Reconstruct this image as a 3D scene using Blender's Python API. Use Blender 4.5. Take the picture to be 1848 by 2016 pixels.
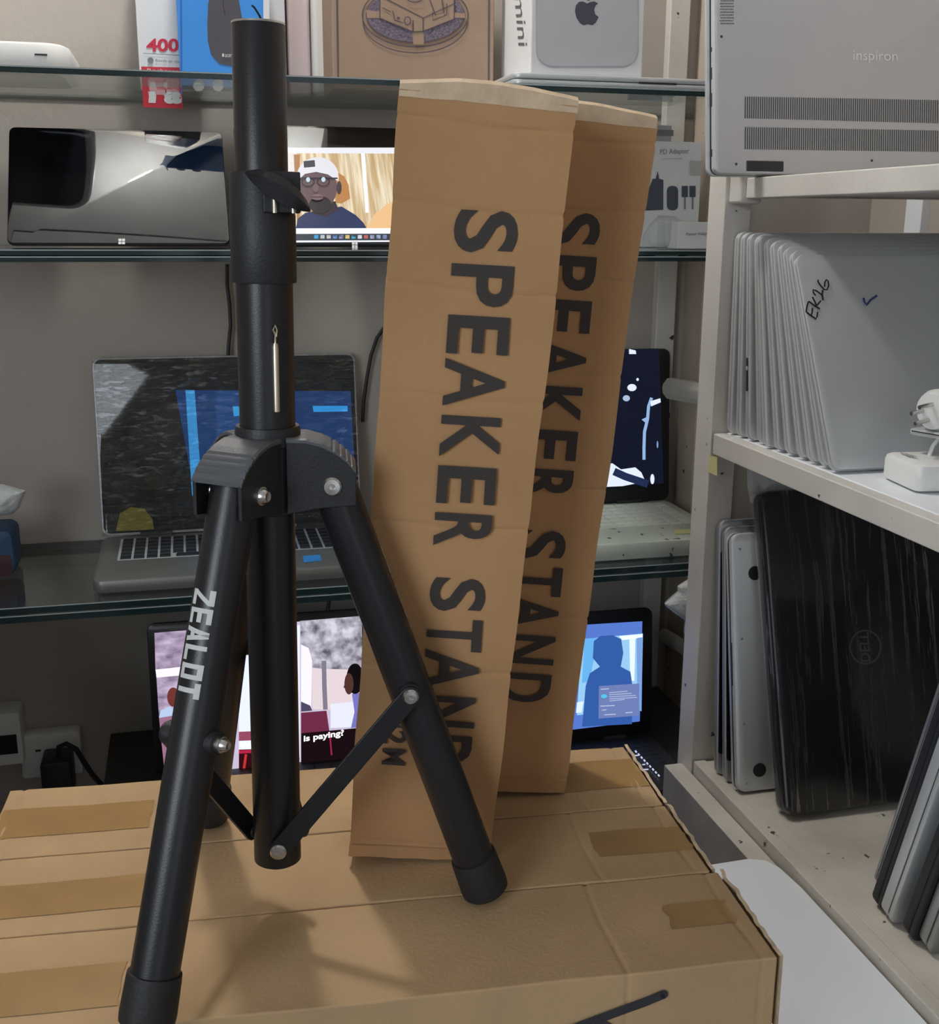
import bpy, math, random
from mathutils import Matrix, Vector, noise
random.seed(7)
for o in list(bpy.data.objects): bpy.data.objects.remove(o)
scene = bpy.context.scene
col = scene.collection
R = math.radians

# ------------------------------------------------------------------ camera
FPX, CX, CY, H = 2250.0, 924.0, 1008.0, .473
PITCH, YAW, ROLL = R(14.2), R(13.9), R(.4)
FW = Vector((math.sin(YAW)*math.cos(PITCH), math.cos(YAW)*math.cos(PITCH), -math.sin(PITCH)))
R0 = Vector((math.cos(YAW), -math.sin(YAW), 0)); U0 = R0.cross(FW)
RT = R0*math.cos(ROLL) + U0*math.sin(ROLL); UP = RT.cross(FW)
CAM = Vector((0, 0, H))
cd = bpy.data.cameras.new('camera'); cam = bpy.data.objects.new('camera', cd); col.objects.link(cam)
cd.sensor_fit = 'HORIZONTAL'; cd.sensor_width = 36; cd.lens = FPX/1848*36; cd.clip_start = .01
m3 = Matrix((RT, UP, -FW)).transposed()
cam.matrix_world = Matrix.Translation(CAM) @ m3.to_4x4()
scene.camera = cam
def ray(x, y): return FW + RT*((x-CX)/FPX) - UP*((y-CY)/FPX)
def onz(x, y, z): r = ray(x, y); return CAM + r*((z-H)/r.z)
def ony(x, y, Y): r = ray(x, y); return CAM + r*(Y/r.y)
def onx(x, y, X): r = ray(x, y); return CAM + r*(X/r.x)
def onp(x, y, O, N): r = ray(x, y); return CAM + r*((O-CAM).dot(N)/r.dot(N))

# ------------------------------------------------------------------ light
vs = scene.view_settings
vs.view_transform = 'Standard'; vs.look = 'None'; vs.gamma = 1.0; vs.exposure = 0.0
vs.use_curve_mapping = False
w = bpy.data.worlds.new('world'); scene.world = w; w.use_nodes = True
w.node_tree.nodes['Background'].inputs[0].default_value = (.72, .82, 1, 1)
w.node_tree.nodes['Background'].inputs[1].default_value = .2
def area(name, loc, target, sx, sy, energy, colr):
    l = bpy.data.lights.new(name, 'AREA'); l.shape = 'RECTANGLE'; l.size = sx; l.size_y = sy
    l.energy = energy; l.color = colr
    o = bpy.data.objects.new(name, l); col.objects.link(o); o.location = loc
    o.rotation_euler = (Vector(target)-Vector(loc)).to_track_quat('-Z', 'Y').to_euler()
    return o
area('window_daylight', (-1.36, -.85, .75), (0, .0, .5), 1.0, 1.0, 27, (.83, .92, 1))
area('front_fill', (.35, -1.62, .45), (.3, 0, .35), .9, 1.6, 3.5, (.86, .93, 1))  # added fill from the camera side, set in an assumed doorway
BULB = 300.0

# ------------------------------------------------------------------ materials
def lin(c): return c/12.92 if c <= .04045 else ((c+.055)/1.055)**2.4
def hexc(h):
    h = h.lstrip('#'); return tuple(lin(int(h[i:i+2], 16)/255) for i in (0, 2, 4))
_m = {}
def mat(name, c, rough=.5, metal=0, var=0, vscale=8, bump=0, bscale=60, stretch=(1, 1, 1), coat=0, spots=None, spec=.5, trans=0):
    if name in _m: return _m[name]
    if isinstance(c, str): c = hexc(c)
    m = bpy.data.materials.new(name); m.use_nodes = True; nt = m.node_tree; N = nt.nodes; L = nt.links
    b = N['Principled BSDF']
    b.inputs['Base Color'].default_value = (*c, 1); b.inputs['Roughness'].default_value = rough
    b.inputs['Metallic'].default_value = metal; b.inputs['Coat Weight'].default_value = coat
    b.inputs['Specular IOR Level'].default_value = spec
    b.inputs['Transmission Weight'].default_value = trans
    m.diffuse_color = (*c, 1)
    if var or bump or spots:
        tc = N.new('ShaderNodeTexCoord'); mp = N.new('ShaderNodeMapping'); mp.inputs['Scale'].default_value = stretch
        L.new(tc.outputs['Object'], mp.inputs['Vector'])
    src = None
    if var:
        n = N.new('ShaderNodeTexNoise'); n.inputs['Scale'].default_value = vscale; n.inputs['Detail'].default_value = 6
        L.new(mp.outputs[0], n.inputs['Vector'])
        r = N.new('ShaderNodeValToRGB'); r.color_ramp.elements[0].position = .3; r.color_ramp.elements[1].position = .7
        r.color_ramp.elements[0].color = (*[x*(1-var) for x in c], 1); r.color_ramp.elements[1].color = (*[min(1, x*(1+var)) for x in c], 1)
        L.new(n.outputs['Fac'], r.inputs['Fac']); src = r.outputs['Color']
    if spots:
        sc, thr, scol = spots
        n2 = N.new('ShaderNodeTexNoise'); n2.inputs['Scale'].default_value = sc; n2.inputs['Detail'].default_value = 3
        L.new(tc.outputs['Object'], n2.inputs['Vector'])
        r2 = N.new('ShaderNodeValToRGB'); r2.color_ramp.elements[0].position = thr; r2.color_ramp.elements[1].position = thr+.03
        r2.color_ramp.elements[0].color = (0, 0, 0, 1); r2.color_ramp.elements[1].color = (1, 1, 1, 1)
        L.new(n2.outputs['Fac'], r2.inputs['Fac'])
        mx = N.new('ShaderNodeMix'); mx.data_type = 'RGBA'
        L.new(r2.outputs['Color'], mx.inputs['Factor'])
        if src: L.new(src, mx.inputs['A'])
        else: mx.inputs['A'].default_value = (*c, 1)
        mx.inputs['B'].default_value = (*(hexc(scol)), 1); src = mx.outputs['Result']
    if src: L.new(src, b.inputs['Base Color'])
    if bump:
        n3 = N.new('ShaderNodeTexNoise'); n3.inputs['Scale'].default_value = bscale; n3.inputs['Detail'].default_value = 5
        L.new(mp.outputs[0], n3.inputs['Vector'])
        bp = N.new('ShaderNodeBump'); bp.inputs['Strength'].default_value = bump; bp.inputs['Distance'].default_value = .004
        L.new(n3.outputs['Fac'], bp.inputs['Height']); L.new(bp.outputs['Normal'], b.inputs['Normal'])
    _m[name] = m; return m
def emis(h, s=1.0, gloss=True):
    key = 'screen_%s_%.2f' % (h.strip('#'), s)
    if key in _m: return _m[key]
    m = bpy.data.materials.new(key); m.use_nodes = True; b = m.node_tree.nodes['Principled BSDF']
    c = hexc(h); b.inputs['Base Color'].default_value = (.004, .004, .005, 1); b.inputs['Roughness'].default_value = .25
    b.inputs['Specular IOR Level'].default_value = .2
    b.inputs['Emission Color'].default_value = (*c, 1); b.inputs['Emission Strength'].default_value = s
    m.diffuse_color = (*c, 1); _m[key] = m; return m
def emis_noise(name, h1, h2, scale, s=1.0, stretch=(1, 1, 1), lo=.4, hi=.6):
    m = bpy.data.materials.new(name); m.use_nodes = True; nt = m.node_tree; N = nt.nodes; L = nt.links
    b = N['Principled BSDF']; b.inputs['Base Color'].default_value = (.004, .004, .005, 1); b.inputs['Roughness'].default_value = .25
    tc = N.new('ShaderNodeTexCoord'); mp = N.new('ShaderNodeMapping'); mp.inputs['Scale'].default_value = stretch
    n = N.new('ShaderNodeTexNoise'); n.inputs['Scale'].default_value = scale; n.inputs['Detail'].default_value = 8
    r = N.new('ShaderNodeValToRGB'); r.color_ramp.elements[0].position = lo; r.color_ramp.elements[1].position = hi
    r.color_ramp.elements[0].color = (*hexc(h1), 1); r.color_ramp.elements[1].color = (*hexc(h2), 1)
    L.new(tc.outputs['Object'], mp.inputs[0]); L.new(mp.outputs[0], n.inputs['Vector']); L.new(n.outputs['Fac'], r.inputs[0])
    L.new(r.outputs[0], b.inputs['Emission Color']); b.inputs['Emission Strength'].default_value = s
    return m
def two_sided_fresnel(N, L, ior):
    f = N.new('ShaderNodeFresnel'); ge = N.new('ShaderNodeNewGeometry'); mr = N.new('ShaderNodeMapRange')
    mr.inputs['To Min'].default_value = ior; mr.inputs['To Max'].default_value = 1/ior
    L.new(ge.outputs['Backfacing'], mr.inputs['Value']); L.new(mr.outputs[0], f.inputs['IOR']); return f
def glass_mat(name, tint, refl=.5, rough=.02):
    m = bpy.data.materials.new(name); m.use_nodes = True; nt = m.node_tree; N = nt.nodes; L = nt.links
    N.remove(N['Principled BSDF'])
    t = N.new('ShaderNodeBsdfTransparent'); t.inputs[0].default_value = (*tint, 1)
    g = N.new('ShaderNodeBsdfGlossy'); g.inputs['Roughness'].default_value = rough; g.inputs['Color'].default_value = (.9, .95, .95, 1)
    f = two_sided_fresnel(N, L, 1.5)
    mx = N.new('ShaderNodeMixShader'); L.new(f.outputs[0], mx.inputs[0]); L.new(t.outputs[0], mx.inputs[1]); L.new(g.outputs[0], mx.inputs[2])
    L.new(mx.outputs[0], N['Material Output'].inputs['Surface']); return m
def film_mat(name, alpha, c=(.9, .93, .95), bump=.6, scale=60, stretch=(1, 1, 1), rough=.12, ridge=(.3, .8), ior=1.9):
    """thin clear or milky plastic film: mostly see-through, wrinkled gloss"""
    m = bpy.data.materials.new(name); m.use_nodes = True; nt = m.node_tree; N = nt.nodes; L = nt.links
    b = N['Principled BSDF']; b.inputs['Base Color'].default_value = (*c, 1); b.inputs['Roughness'].default_value = rough
    b.inputs['Roughness'].default_value = rough
    tc = N.new('ShaderNodeTexCoord'); mp = N.new('ShaderNodeMapping'); mp.inputs['Scale'].default_value = stretch
    n = N.new('ShaderNodeTexNoise'); n.inputs['Scale'].default_value = scale; n.inputs['Detail'].default_value = 6; n.inputs['Roughness'].default_value = .65
    L.new(tc.outputs['Object'], mp.inputs[0]); L.new(mp.outputs[0], n.inputs['Vector'])
    bp = N.new('ShaderNodeBump'); bp.inputs['Strength'].default_value = bump; bp.inputs['Distance'].default_value = .006
    rp_ = N.new('ShaderNodeValToRGB'); rp_.color_ramp.elements[0].position = ridge[0]; rp_.color_ramp.elements[1].position = ridge[1]
    L.new(n.outputs['Fac'], rp_.inputs[0]); L.new(rp_.outputs[0], bp.inputs['Height']); L.new(bp.outputs[0], b.inputs['Normal'])
    t = N.new('ShaderNodeBsdfTransparent'); g = N.new('ShaderNodeBsdfGlossy'); g.inputs['Roughness'].default_value = rough
    L.new(bp.outputs[0], g.inputs['Normal'])
    f = two_sided_fresnel(N, L, ior); L.new(bp.outputs[0], f.inputs['Normal'])
    m1 = N.new('ShaderNodeMixShader'); m1.inputs[0].default_value = alpha; L.new(t.outputs[0], m1.inputs[1]); L.new(b.outputs[0], m1.inputs[2])
    m2 = N.new('ShaderNodeMixShader'); L.new(f.outputs[0], m2.inputs[0]); L.new(m1.outputs[0], m2.inputs[1]); L.new(g.outputs[0], m2.inputs[2])
    L.new(m2.outputs[0], N['Material Output'].inputs['Surface'])
    return m

CARD = mat('cardboard', (.45, .255, .122), .85, var=.1, vscale=9, bump=.12, bscale=300, spec=.2)
CARD2 = mat('cardboard_pale', (.46, .31, .17), .85, var=.1, vscale=11, bump=.12, bscale=300, spec=.2)
CARDE = mat('cardboard_raw_edge', (.58, .44, .3), .9, var=.12, vscale=60, bump=.3, bscale=200)
CARDG = mat('cardboard_grey_brown', (.36, .25, .18), .85, var=.06, vscale=12, spec=.2)
TAPE = mat('brown_packing_tape', (.33, .19, .065), .38, var=.08, vscale=30)
INK = mat('black_print', (.045, .035, .032), .75)
BLK = mat('black_powder_coat', (.012, .0125, .015), .35, bump=.05, bscale=900)
BLKP = mat('black_plastic', (.014, .015, .018), .5, bump=.1, bscale=500)
RUB = mat('black_rubber', (.013, .013, .014), .62, bump=.15, bscale=300)
STEEL = mat('steel', (.62, .62, .6), .28, 1)
STEELW = mat('warm_steel', (.66, .6, .48), .3, 1)
WHT = mat('white_print', (.62, .63, .63), .6)
WALL = mat('cream_plaster', (.42, .378, .335), .85, var=.07, vscale=3, bump=.35, bscale=38)
PAINT = mat('cream_gloss_paint', (.6, .575, .53), .42, var=.1, vscale=7, bump=.2, bscale=50, spots=(55, .71, '#3a2f26'))
PAINTD = mat('old_cream_paint', (.53, .495, .43), .55, var=.16, vscale=10, bump=.3, bscale=45, spots=(60, .69, '#4a4036'))
PINKW = mat('buff_painted_wood', (.5, .42, .34), .6, var=.1, vscale=12, bump=.2, bscale=50, spots=(50, .7, '#4a3a2e'))
GREYW = mat('grey_painted_board', (.3, .29, .28), .6, var=.14, vscale=14, bump=.3, bscale=60)
SILV = mat('silver_aluminium', (.58, .6, .61), .38, .45, bump=.02, bscale=400)
SILVD = mat('dull_silver_aluminium', (.42, .43, .44), .42, .8)
SILVP = mat('silver_painted_plastic', (.56, .56, .58), .4, .3)
SEAM = mat('dark_seam', (.02, .02, .022), .6)
SCRB = mat('black_screen_glass', (.006, .006, .008), .06)
BEZ = mat('black_bezel', (.012, .012, .015), .3)
KEYD = mat('dark_key', (.02, .022, .03), .5)
KEYW = mat('ivory_key', (.62, .64, .57), .5, var=.08, vscale=50)
WHITEP = mat('white_plastic', (.72, .72, .7), .32)
WHITEC = mat('white_card', (.7, .7, .7), .5)
WHITEB = mat('white_laminate_board', (.76, .79, .83), .4)
GLASS = glass_mat('shelf_glass', (.955, .97, .965))
GEDGE = mat('glass_edge', (.012, .03, .032), .12)
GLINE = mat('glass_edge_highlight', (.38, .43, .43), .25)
CAPG = mat('dark_grey_plastic', (.085, .09, .098), .42, bump=.1, bscale=500)
TABG = mat('tablet_glass', (.006, .006, .008), .04, coat=1)
TABG.node_tree.nodes['Principled BSDF'].inputs['IOR'].default_value = 2.3
CABLE = mat('black_cable', (.012, .012, .013), .5)
BLUEC = mat('blue_card', hexc('#3d8fe0'), .4)
REDC = mat('red_card', hexc('#c42c40'), .45)
DARKWOOD = mat('dark_counter_laminate', (.035, .033, .032), .5, var=.2)

# ------------------------------------------------------------------ builders
class G:
    def __init__(s): s.v = []; s.f = []; s.m = []; s.T = None
    def add(s, vs, fs, mi=0):
        o = len(s.v)
        for p in vs:
            p = Vector(p); s.v.append(s.T @ p if s.T else p)
        for f in fs: s.f.append([i+o for i in f]); s.m.append(mi)
    def box(s, x0, x1, y0, y1, z0, z1, mi=0):
        s.add([(x, y, z) for z in (z0, z1) for y in (y0, y1) for x in (x0, x1)],
              [(0, 2, 3, 1), (4, 5, 7, 6), (0, 1, 5, 4), (2, 6, 7, 3), (0, 4, 6, 2), (1, 3, 7, 5)], mi)
    def hexa(s, p, mi=0):
        """8 corners ordered like box: z0(y0(x0,x1),y1(x0,x1)), z1(...)"""
        s.add(p, [(0, 2, 3, 1), (4, 5, 7, 6), (0, 1, 5, 4), (2, 6, 7, 3), (0, 4, 6, 2), (1, 3, 7, 5)], mi)
    def loft(s, rings, mi=0, caps=True):
        n = len(rings[0]); vs = [p for r in rings for p in r]; fs = []
        for k in range(len(rings)-1):
            for i in range(n):
                j = (i+1) % n; fs.append((k*n+i, k*n+j, (k+1)*n+j, (k+1)*n+i))
        if caps:
            fs.append(tuple(range(n-1, -1, -1))); fs.append(tuple(range((len(rings)-1)*n, len(rings)*n)))
        s.add(vs, fs, mi)
    def cyl(s, p0, p1, r0, r1=None, n=24, mi=0, caps=True):
        p0 = Vector(p0); p1 = Vector(p1); r1 = r0 if r1 is None else r1
        d = (p1-p0).normalized(); a = d.orthogonal().normalized(); b = d.cross(a)
        s.loft([[p + (a*math.cos(t)+b*math.sin(t))*r for t in [2*math.pi*i/n for i in range(n)]] for p, r in ((p0, r0), (p1, r1))], mi, caps)
    def lathe(s, p0, d, prof, n=28, mi=0, caps=True):
        p0 = Vector(p0); d = Vector(d).normalized(); a = d.orthogonal().normalized(); b = d.cross(a)
        s.loft([[p0 + d*h + (a*math.cos(t)+b*math.sin(t))*r for t in [2*math.pi*i/n for i in range(n)]] for r, h in prof], mi, caps)
    def tube(s, pts, r, n=8, mi=0):
        pts = [Vector(p) for p in pts]; rings = []; a = None
        for i, p in enumerate(pts):
            d = (pts[min(i+1, len(pts)-1)]-pts[max(i-1, 0)]).normalized()
            a = d.orthogonal().normalized() if a is None else (a - d*a.dot(d)).normalized()
            b = d.cross(a); rings.append([p+(a*math.cos(t)+b*math.sin(t))*r for t in [2*math.pi*k/n for k in range(n)]])
        s.loft(rings, mi)
    def rslab(s, x0, x1, z0, z1, y0, y1, r=.01, b=.001, n=6, mi=0):
        """rounded rectangle in local XZ, thick along Y, softly bevelled"""
        def ring(i, y):
            ps = []; rr = max(r-i, .0002)
            for cx, cz, a0 in ((x1-i-rr, z1-i-rr, 0), (x0+i+rr, z1-i-rr, 90), (x0+i+rr, z0+i+rr, 180), (x1-i-rr, z0+i+rr, 270)):
                for k in range(n+1):
                    a = R(a0+90*k/n); ps.append((cx+rr*math.cos(a), y, cz+rr*math.sin(a)))
            return ps
        k = b*.3
        s.loft([ring(b, y0), ring(k, y0+k), ring(0, y0+b), ring(0, y1-b), ring(k, y1-k), ring(b, y1)], mi)
    def prism(s, poly, y0, y1, mi=0):
        s.loft([[(x, y0, z) for x, z in poly], [(x, y1, z) for x, z in poly]], mi)
    def poly(s, pts, mi=0): s.add(pts, [tuple(range(len(pts)))], mi)
def build(g, name, mats, parent=None, label=None, smooth=35, bevel=0, world=False):
    me = bpy.data.meshes.new(name)
    vs = g.v
    if world and parent is not None:
        rt = parent
        while rt.parent: rt = rt.parent
        inv = rt.matrix_world.inverted(); vs = [inv @ p for p in vs]
    me.from_pydata([tuple(p) for p in vs], [], g.f)
    if not isinstance(mats, (list, tuple)): mats = [mats]
    for m in mats: me.materials.append(m)
    me.polygons.foreach_set('material_index', g.m); me.update()
    if smooth: me.shade_smooth(); me.set_sharp_from_angle(angle=R(smooth))
    o = bpy.data.objects.new(name, me); col.objects.link(o)
    if parent is not None: o.parent = parent
    if label: o['label'] = label
    if bevel:
        bv = o.modifiers.new('bevel', 'BEVEL'); bv.width = bevel; bv.segments = 2; bv.limit_method = 'ANGLE'; bv.harden_normals = True
    return o
def tag(o, label=None, cat=None, group=None, kind=None):
    if label: o['label'] = label
    if cat: o['category'] = cat
    if group: o['group'] = group
    if kind: o['kind'] = kind
    return o
def thing(name, label, cat, M=None, group=None):
    o = bpy.data.objects.new(name, None); col.objects.link(o); o.empty_display_size = .05
    o.matrix_world = M if M is not None else Matrix.Identity(4)
    return tag(o, label, cat, group)
def frame(O, ex, ey=None, ez=None):
    ex = Vector(ex).normalized()
    if ez is not None:
        ez = Vector(ez); ez = (ez-ex*ez.dot(ex)).normalized(); ey = ez.cross(ex)
    else:
        ey = Vector(ey); ey = (ey-ex*ey.dot(ex)).normalized(); ez = ex.cross(ey)
    M = Matrix((ex, ey, ez)).transposed().to_4x4(); return Matrix.Translation(Vector(O)) @ M
def lean_frame(O, lean, yaw=0):
    """x right, y away from the viewer, z up, tipped back by lean degrees"""
    return Matrix.Translation(Vector(O)) @ Matrix.Rotation(R(yaw), 4, 'Z') @ Matrix.Rotation(R(-lean), 4, 'X')
def struct(g, name, m, parent=None, **k):
    o = build(g, name, m, parent, **k)
    if parent is None: o['kind'] = 'structure'
    return o
def copy_tree(o, parent=None):
    c = o.copy(); col.objects.link(c); c.parent = parent
    for ch in o.children: copy_tree(ch, c)
    return c
def text_mesh(body, offset=0.0, space=1.0):
    cu = bpy.data.curves.new('t', 'FONT'); cu.body = body; cu.offset = offset; cu.space_character = space; cu.resolution_u = 4
    o = bpy.data.objects.new('t', cu); col.objects.link(o)
    dg = bpy.context.evaluated_depsgraph_get(); me = bpy.data.meshes.new_from_object(o.evaluated_get(dg))
    vs = [v.co.copy() for v in me.vertices]; fs = [tuple(p.vertices) for p in me.polygons]
    bpy.data.objects.remove(o); bpy.data.meshes.remove(me)
    x0 = min(v.x for v in vs); x1 = max(v.x for v in vs); y0 = min(v.y for v in vs); y1 = max(v.y for v in vs)
    return [((v.x-x0)/(x1-x0), (v.y-y0)/(y1-y0)) for v in vs], fs
def put_text(g, body, P, mi=0, offset=0.0, space=1.0):
    """P(u,v) maps the unit box of the text to a point"""
    vs, fs = text_mesh(body, offset, space)
    g.add([P(u, v) for u, v in vs], fs, mi)
class Pic:
    """flat print or screen picture laid on a real plane; pixel corners are cast onto that plane"""
    def __init__(s, O, N, step=.00018):
        s.O = Vector(O); s.N = Vector(N).normalized(); s.g = G(); s.mats = []; s.k = 1; s.step = step
        if (CAM-s.O).dot(s.N) < 0: s.N = -s.N
    def mi(s, m):
        if m not in s.mats: s.mats.append(m)
        return s.mats.index(m)
    def pt(s, x, y): return onp(x, y, s.O, s.N) + s.N*(s.step*s.k)
    def poly(s, pts, m, up=True):
        if up: s.k += 1
        s.g.poly([s.pt(*p) for p in pts], s.mi(m))
    def ell(s, cx, cy, rx, ry, m, a0=0, a1=360, n=28, up=True):
        s.poly([(cx+rx*math.cos(R(a0+(a1-a0)*i/n)), cy+ry*math.sin(R(a0+(a1-a0)*i/n))) for i in range(n + (0 if a1-a0 >= 360 else 1))], m, up)
    def line(s, pts, wpx, m, up=True):
        if up: s.k += 1
        L = []; Rr = []
        for i, (x, y) in enumerate(pts):
            a = pts[max(i-1, 0)]; b = pts[min(i+1, len(pts)-1)]
            dx, dy = b[0]-a[0], b[1]-a[1]; l = math.hypot(dx, dy) or 1; nx, ny = -dy/l*wpx/2, dx/l*wpx/2
            L.append(s.pt(x+nx, y+ny)); Rr.append(s.pt(x-nx, y-ny))
        n = len(pts); s.g.add(L+Rr, [(i, i+1, n+i+1, n+i) for i in range(n-1)], s.mi(m))
    def text(s, body, bl, br, tl, m, offset=0, space=1):
        s.k += 1
        put_text(s.g, body, lambda u, v: s.pt(bl[0]+(br[0]-bl[0])*u+(tl[0]-bl[0])*v, bl[1]+(br[1]-bl[1])*u+(tl[1]-bl[1])*v), s.mi(m), offset, space)
    def done(s, name, parent, label=None): return build(s.g, name, s.mats, parent, label, smooth=0, world=True)
def nz(p, sc, amp, seed=0): return noise.noise(Vector(p)*sc+Vector((seed*7.3, seed*3.1, seed*1.7)))*amp

# ------------------------------------------------------------------ the room
WY, XL, XR, YF, ZF, ZC = 1.77, -1.3, 1.13, -1.6, -.9, 1.78
g = G(); g.box(XL-.1, XR+.1, WY, WY+.1, ZF, ZC); struct(g, 'wall_back', WALL)
g = G(); g.box(XR, XR+.1, YF, WY, ZF, ZC); struct(g, 'wall_right', WALL)
g = G()
g.box(XL-.1, XL, YF, -1.4, ZF, ZC); g.box(XL-.1, XL, -.3, WY, ZF, ZC); g.box(XL-.1, XL, -1.4, -.3, ZF, .2); g.box(XL-.1, XL, -1.4, -.3, 1.3, ZC)
struct(g, 'wall_left', WALL)
g = G()
g.box(XL, -.1, YF-.1, YF, ZF, ZC); g.box(.8, XR, YF-.1, YF, ZF, ZC); g.box(-.1, .8, YF-.1, YF, 1.25, ZC)
struct(g, 'wall_front', WALL)
g = G(); g.box(XL-.1, XR+.1, YF-.1, WY+.1, ZF-.1, ZF); struct(g, 'floor', mat('floor_tiles', (.3, .28, .26), .4, var=.1))
g = G(); g.box(XL-.1, XR+.1, YF-.1, WY+.1, ZC, ZC+.1); struct(g, 'ceiling', mat('ceiling_board', (.55, .55, .55), .8, var=.05))
g = G()
for (y0, y1, z0, z1) in ((-1.4, -.3, .2, .24), (-1.4, -.3, 1.26, 1.3), (-1.4, -1.36, .24, 1.26), (-.34, -.3, .24, 1.26)):
    g.box(XL-.06, XL-.02, y0, y1, z0, z1)
struct(g, 'window_1', PAINT)

# bulb over the shelves
lamp = thing('pendant_bulb', 'bare white bulb hanging from the ceiling above the glass shelves', 'lamp', Matrix.Translation((.05, 1.42, 1.5)))
g = G(); prof = [(.0, -.05)]
prof = [(.002, -.052)]+[(.052*math.sin(R(a)), -.052*math.cos(R(a))) for a in range(15, 150, 15)]+[(.02, .052), (.018, .07)]
g.lathe((0, 0, 0), (0, 0, 1), prof, 24)
bm = bpy.data.materials.new('lit_bulb'); bm.use_nodes = True; bb = bm.node_tree.nodes['Principled BSDF']
bb.inputs['Emission Color'].default_value = (1, .97, .925, 1); bb.inputs['Emission Strength'].default_value = BULB
build(g, 'bulb', bm, lamp)
g = G(); g.cyl((0, 0, .072), (0, 0, .115), .021, .017); build(g, 'socket', BLKP, lamp)
g = G(); g.cyl((0, 0, .115), (0, 0, .28), .003, n=8); build(g, 'cord', CABLE, lamp)

# pilaster and laths on the back and side walls
a = ony(1330, 800, WY-.06); b = ony(1398, 800, WY-.06)
PX0 = ony(1362, 760, WY-.05).x
g = G(); g.box(PX0, PX0+.05, WY-.07, WY, ZF, ZC); struct(g, 'trim_1', PINKW, bevel=.002)
g = G(); g.box(PX0-.055, PX0-.022, WY-.02, WY, ZF, ZC); struct(g, 'trim_2', PAINT, bevel=.002)
p0 = onx(1542, 430, XR-.03); p1 = onx(1580, 430, XR-.03); p2 = onx(1618, 430, XR-.03)
g = G(); g.box(XR-.03, XR, p1.y, p0.y, ZF, ZC); struct(g, 'trim_3', PAINT)
g = G(); g.box(XR-.025, XR, p2.y, p1.y-.002, ZF, ZC); struct(g, 'trim_4', PINKW)

# ------------------------------------------------------------------ glass shelves on the back wall
def glass_shelf(label, z, t, x0, x1, y0, panes):
    o = thing('glass_shelf', label, 'shelf', Matrix.Translation(((x0+x1)/2, WY-.12, z)))
    h = t/panes
    for k in range(panes):
        g = G(); zz0 = z-(k+1)*h+.0006; zz1 = z-k*h-.0006
        vs = [(x, y, zz) for zz in (zz0, zz1) for y in (y0, WY-.002) for x in (x0, x1)]
        g.add(vs, [(0, 2, 3, 1), (4, 5, 7, 6)], 0)
        g.add(vs, [(0, 1, 5, 4), (2, 6, 7, 3), (0, 4, 6, 2), (1, 3, 7, 5)], 1)
        p = build(g, 'pane', [GLASS, GEDGE], o, smooth=0, world=True)
        g = G(); g.box(x0, x1, y0-.0006, y0-.0001, zz1-.0016, zz1-.0002); build(g, 'edge_highlight', GLINE, p, smooth=0, world=True)  # pale strip painted in for the reflected line along the glass edge
    return o
glass_shelf('top glass shelf on the wall holding cardboard and computer boxes', .643, .009, -.9, .80, 1.46, 1)
glass_shelf('middle glass shelf on the wall holding two propped tablets', .44, .016, -.9, .80, 1.46, 2)
glass_shelf('lowest glass shelf on the wall holding the plastic wrapped laptop', 0, .022, -.345, .80, 1.462, 2)
# bracket arms that carry the glass at the right hand end
def arm(label, pa, pb, r):
    o = thing('shelf_bracket', label, 'bracket', Matrix.Translation(pb))
    g = G(); d = (pb-pa).normalized(); side = d.cross(Vector((0, 0, 1))).normalized(); u = side.cross(d)
    ring = lambda p, s: [p+side*(r*s*math.cos(t))*.8+u*(r*s*math.sin(t)) for t in [2*math.pi*(i+.5)/8 for i in range(8)]]
    g.loft([ring(pa, .8), ring(pa+d*.004, 1), ring(pb, 1)]); build(g, 'arm', PAINT, o, world=True)
    g = G(); g.lathe(pa-d*.0005, -d, [(r*.5, 0), (r*.62, .001), (r*.5, .002), (r*.05, .0022)], 12); build(g, 'end_cap', PAINT, o, world=True)
arm('cream wooden bracket arm beside the cracked dark screen', ony(1316, 764, 1.60), ony(1440, 786, 1.42), .0165)
arm('cream wooden bracket arm near the blue lit laptop', ony(1306, 1250, 1.72), ony(1420, 1322, 1.40), .0125)

# ------------------------------------------------------------------ counter and crate
CT = -.32
g = G(); pl_ = [(-.15, .42), (.605, .42), (.605, 1.365), (.78, 1.365), (.78, WY-.002), (-.15, WY-.002)]
g.loft([[(x, y, CT-.03) for x, y in pl_], [(x, y, CT) for x, y in pl_]])
cnt = tag(build(g, 'counter', DARKWOOD, bevel=.003), 'long dark low counter below the glass shelves', 'counter')
for x in (-.13, .53):
    for y in (.47, 1.7): g = G(); g.box(x, x+.05, y, y+.05, ZF, CT-.03); build(g, 'leg', DARKWOOD, cnt)
cab = thing('shading_cabinet', 'added unseen grey cupboard that shades the lower wall', 'cupboard', Matrix.Translation((-.66, 1.1, ZF)))  # added out of view to keep daylight off the lower back wall
g = G(); g.box(-.95, -.37, .45, WY-.003, ZF, .08); build(g, 'carcass', GREYW, cab, world=True, bevel=.004)
for y0 in (.47, 1.11):
    g = G(); g.box(-.3695, -.352, y0, y0+.62, ZF+.06, .06); dr_ = build(g, 'door', GREYW, cab, world=True, bevel=.003)
    g = G(); g.cyl((-.352, y0+.31, -.2), (-.33, y0+.31, -.2), .01, n=12); build(g, 'knob', STEEL, dr_, world=True)
crate = thing('bench_crate', 'low wooden crate under the three long cardboard boxes', 'crate', Matrix.Translation((.06, .77, CT)))
g = G(); g.box(-.2, .3, -.14, .13, .194, .214); build(g, 'top', PINKW, crate)
for x in (-.2, .28):
    g = G(); g.box(x, x+.02, -.14, .13, 0, .194); build(g, 'side', PINKW, crate)
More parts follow.
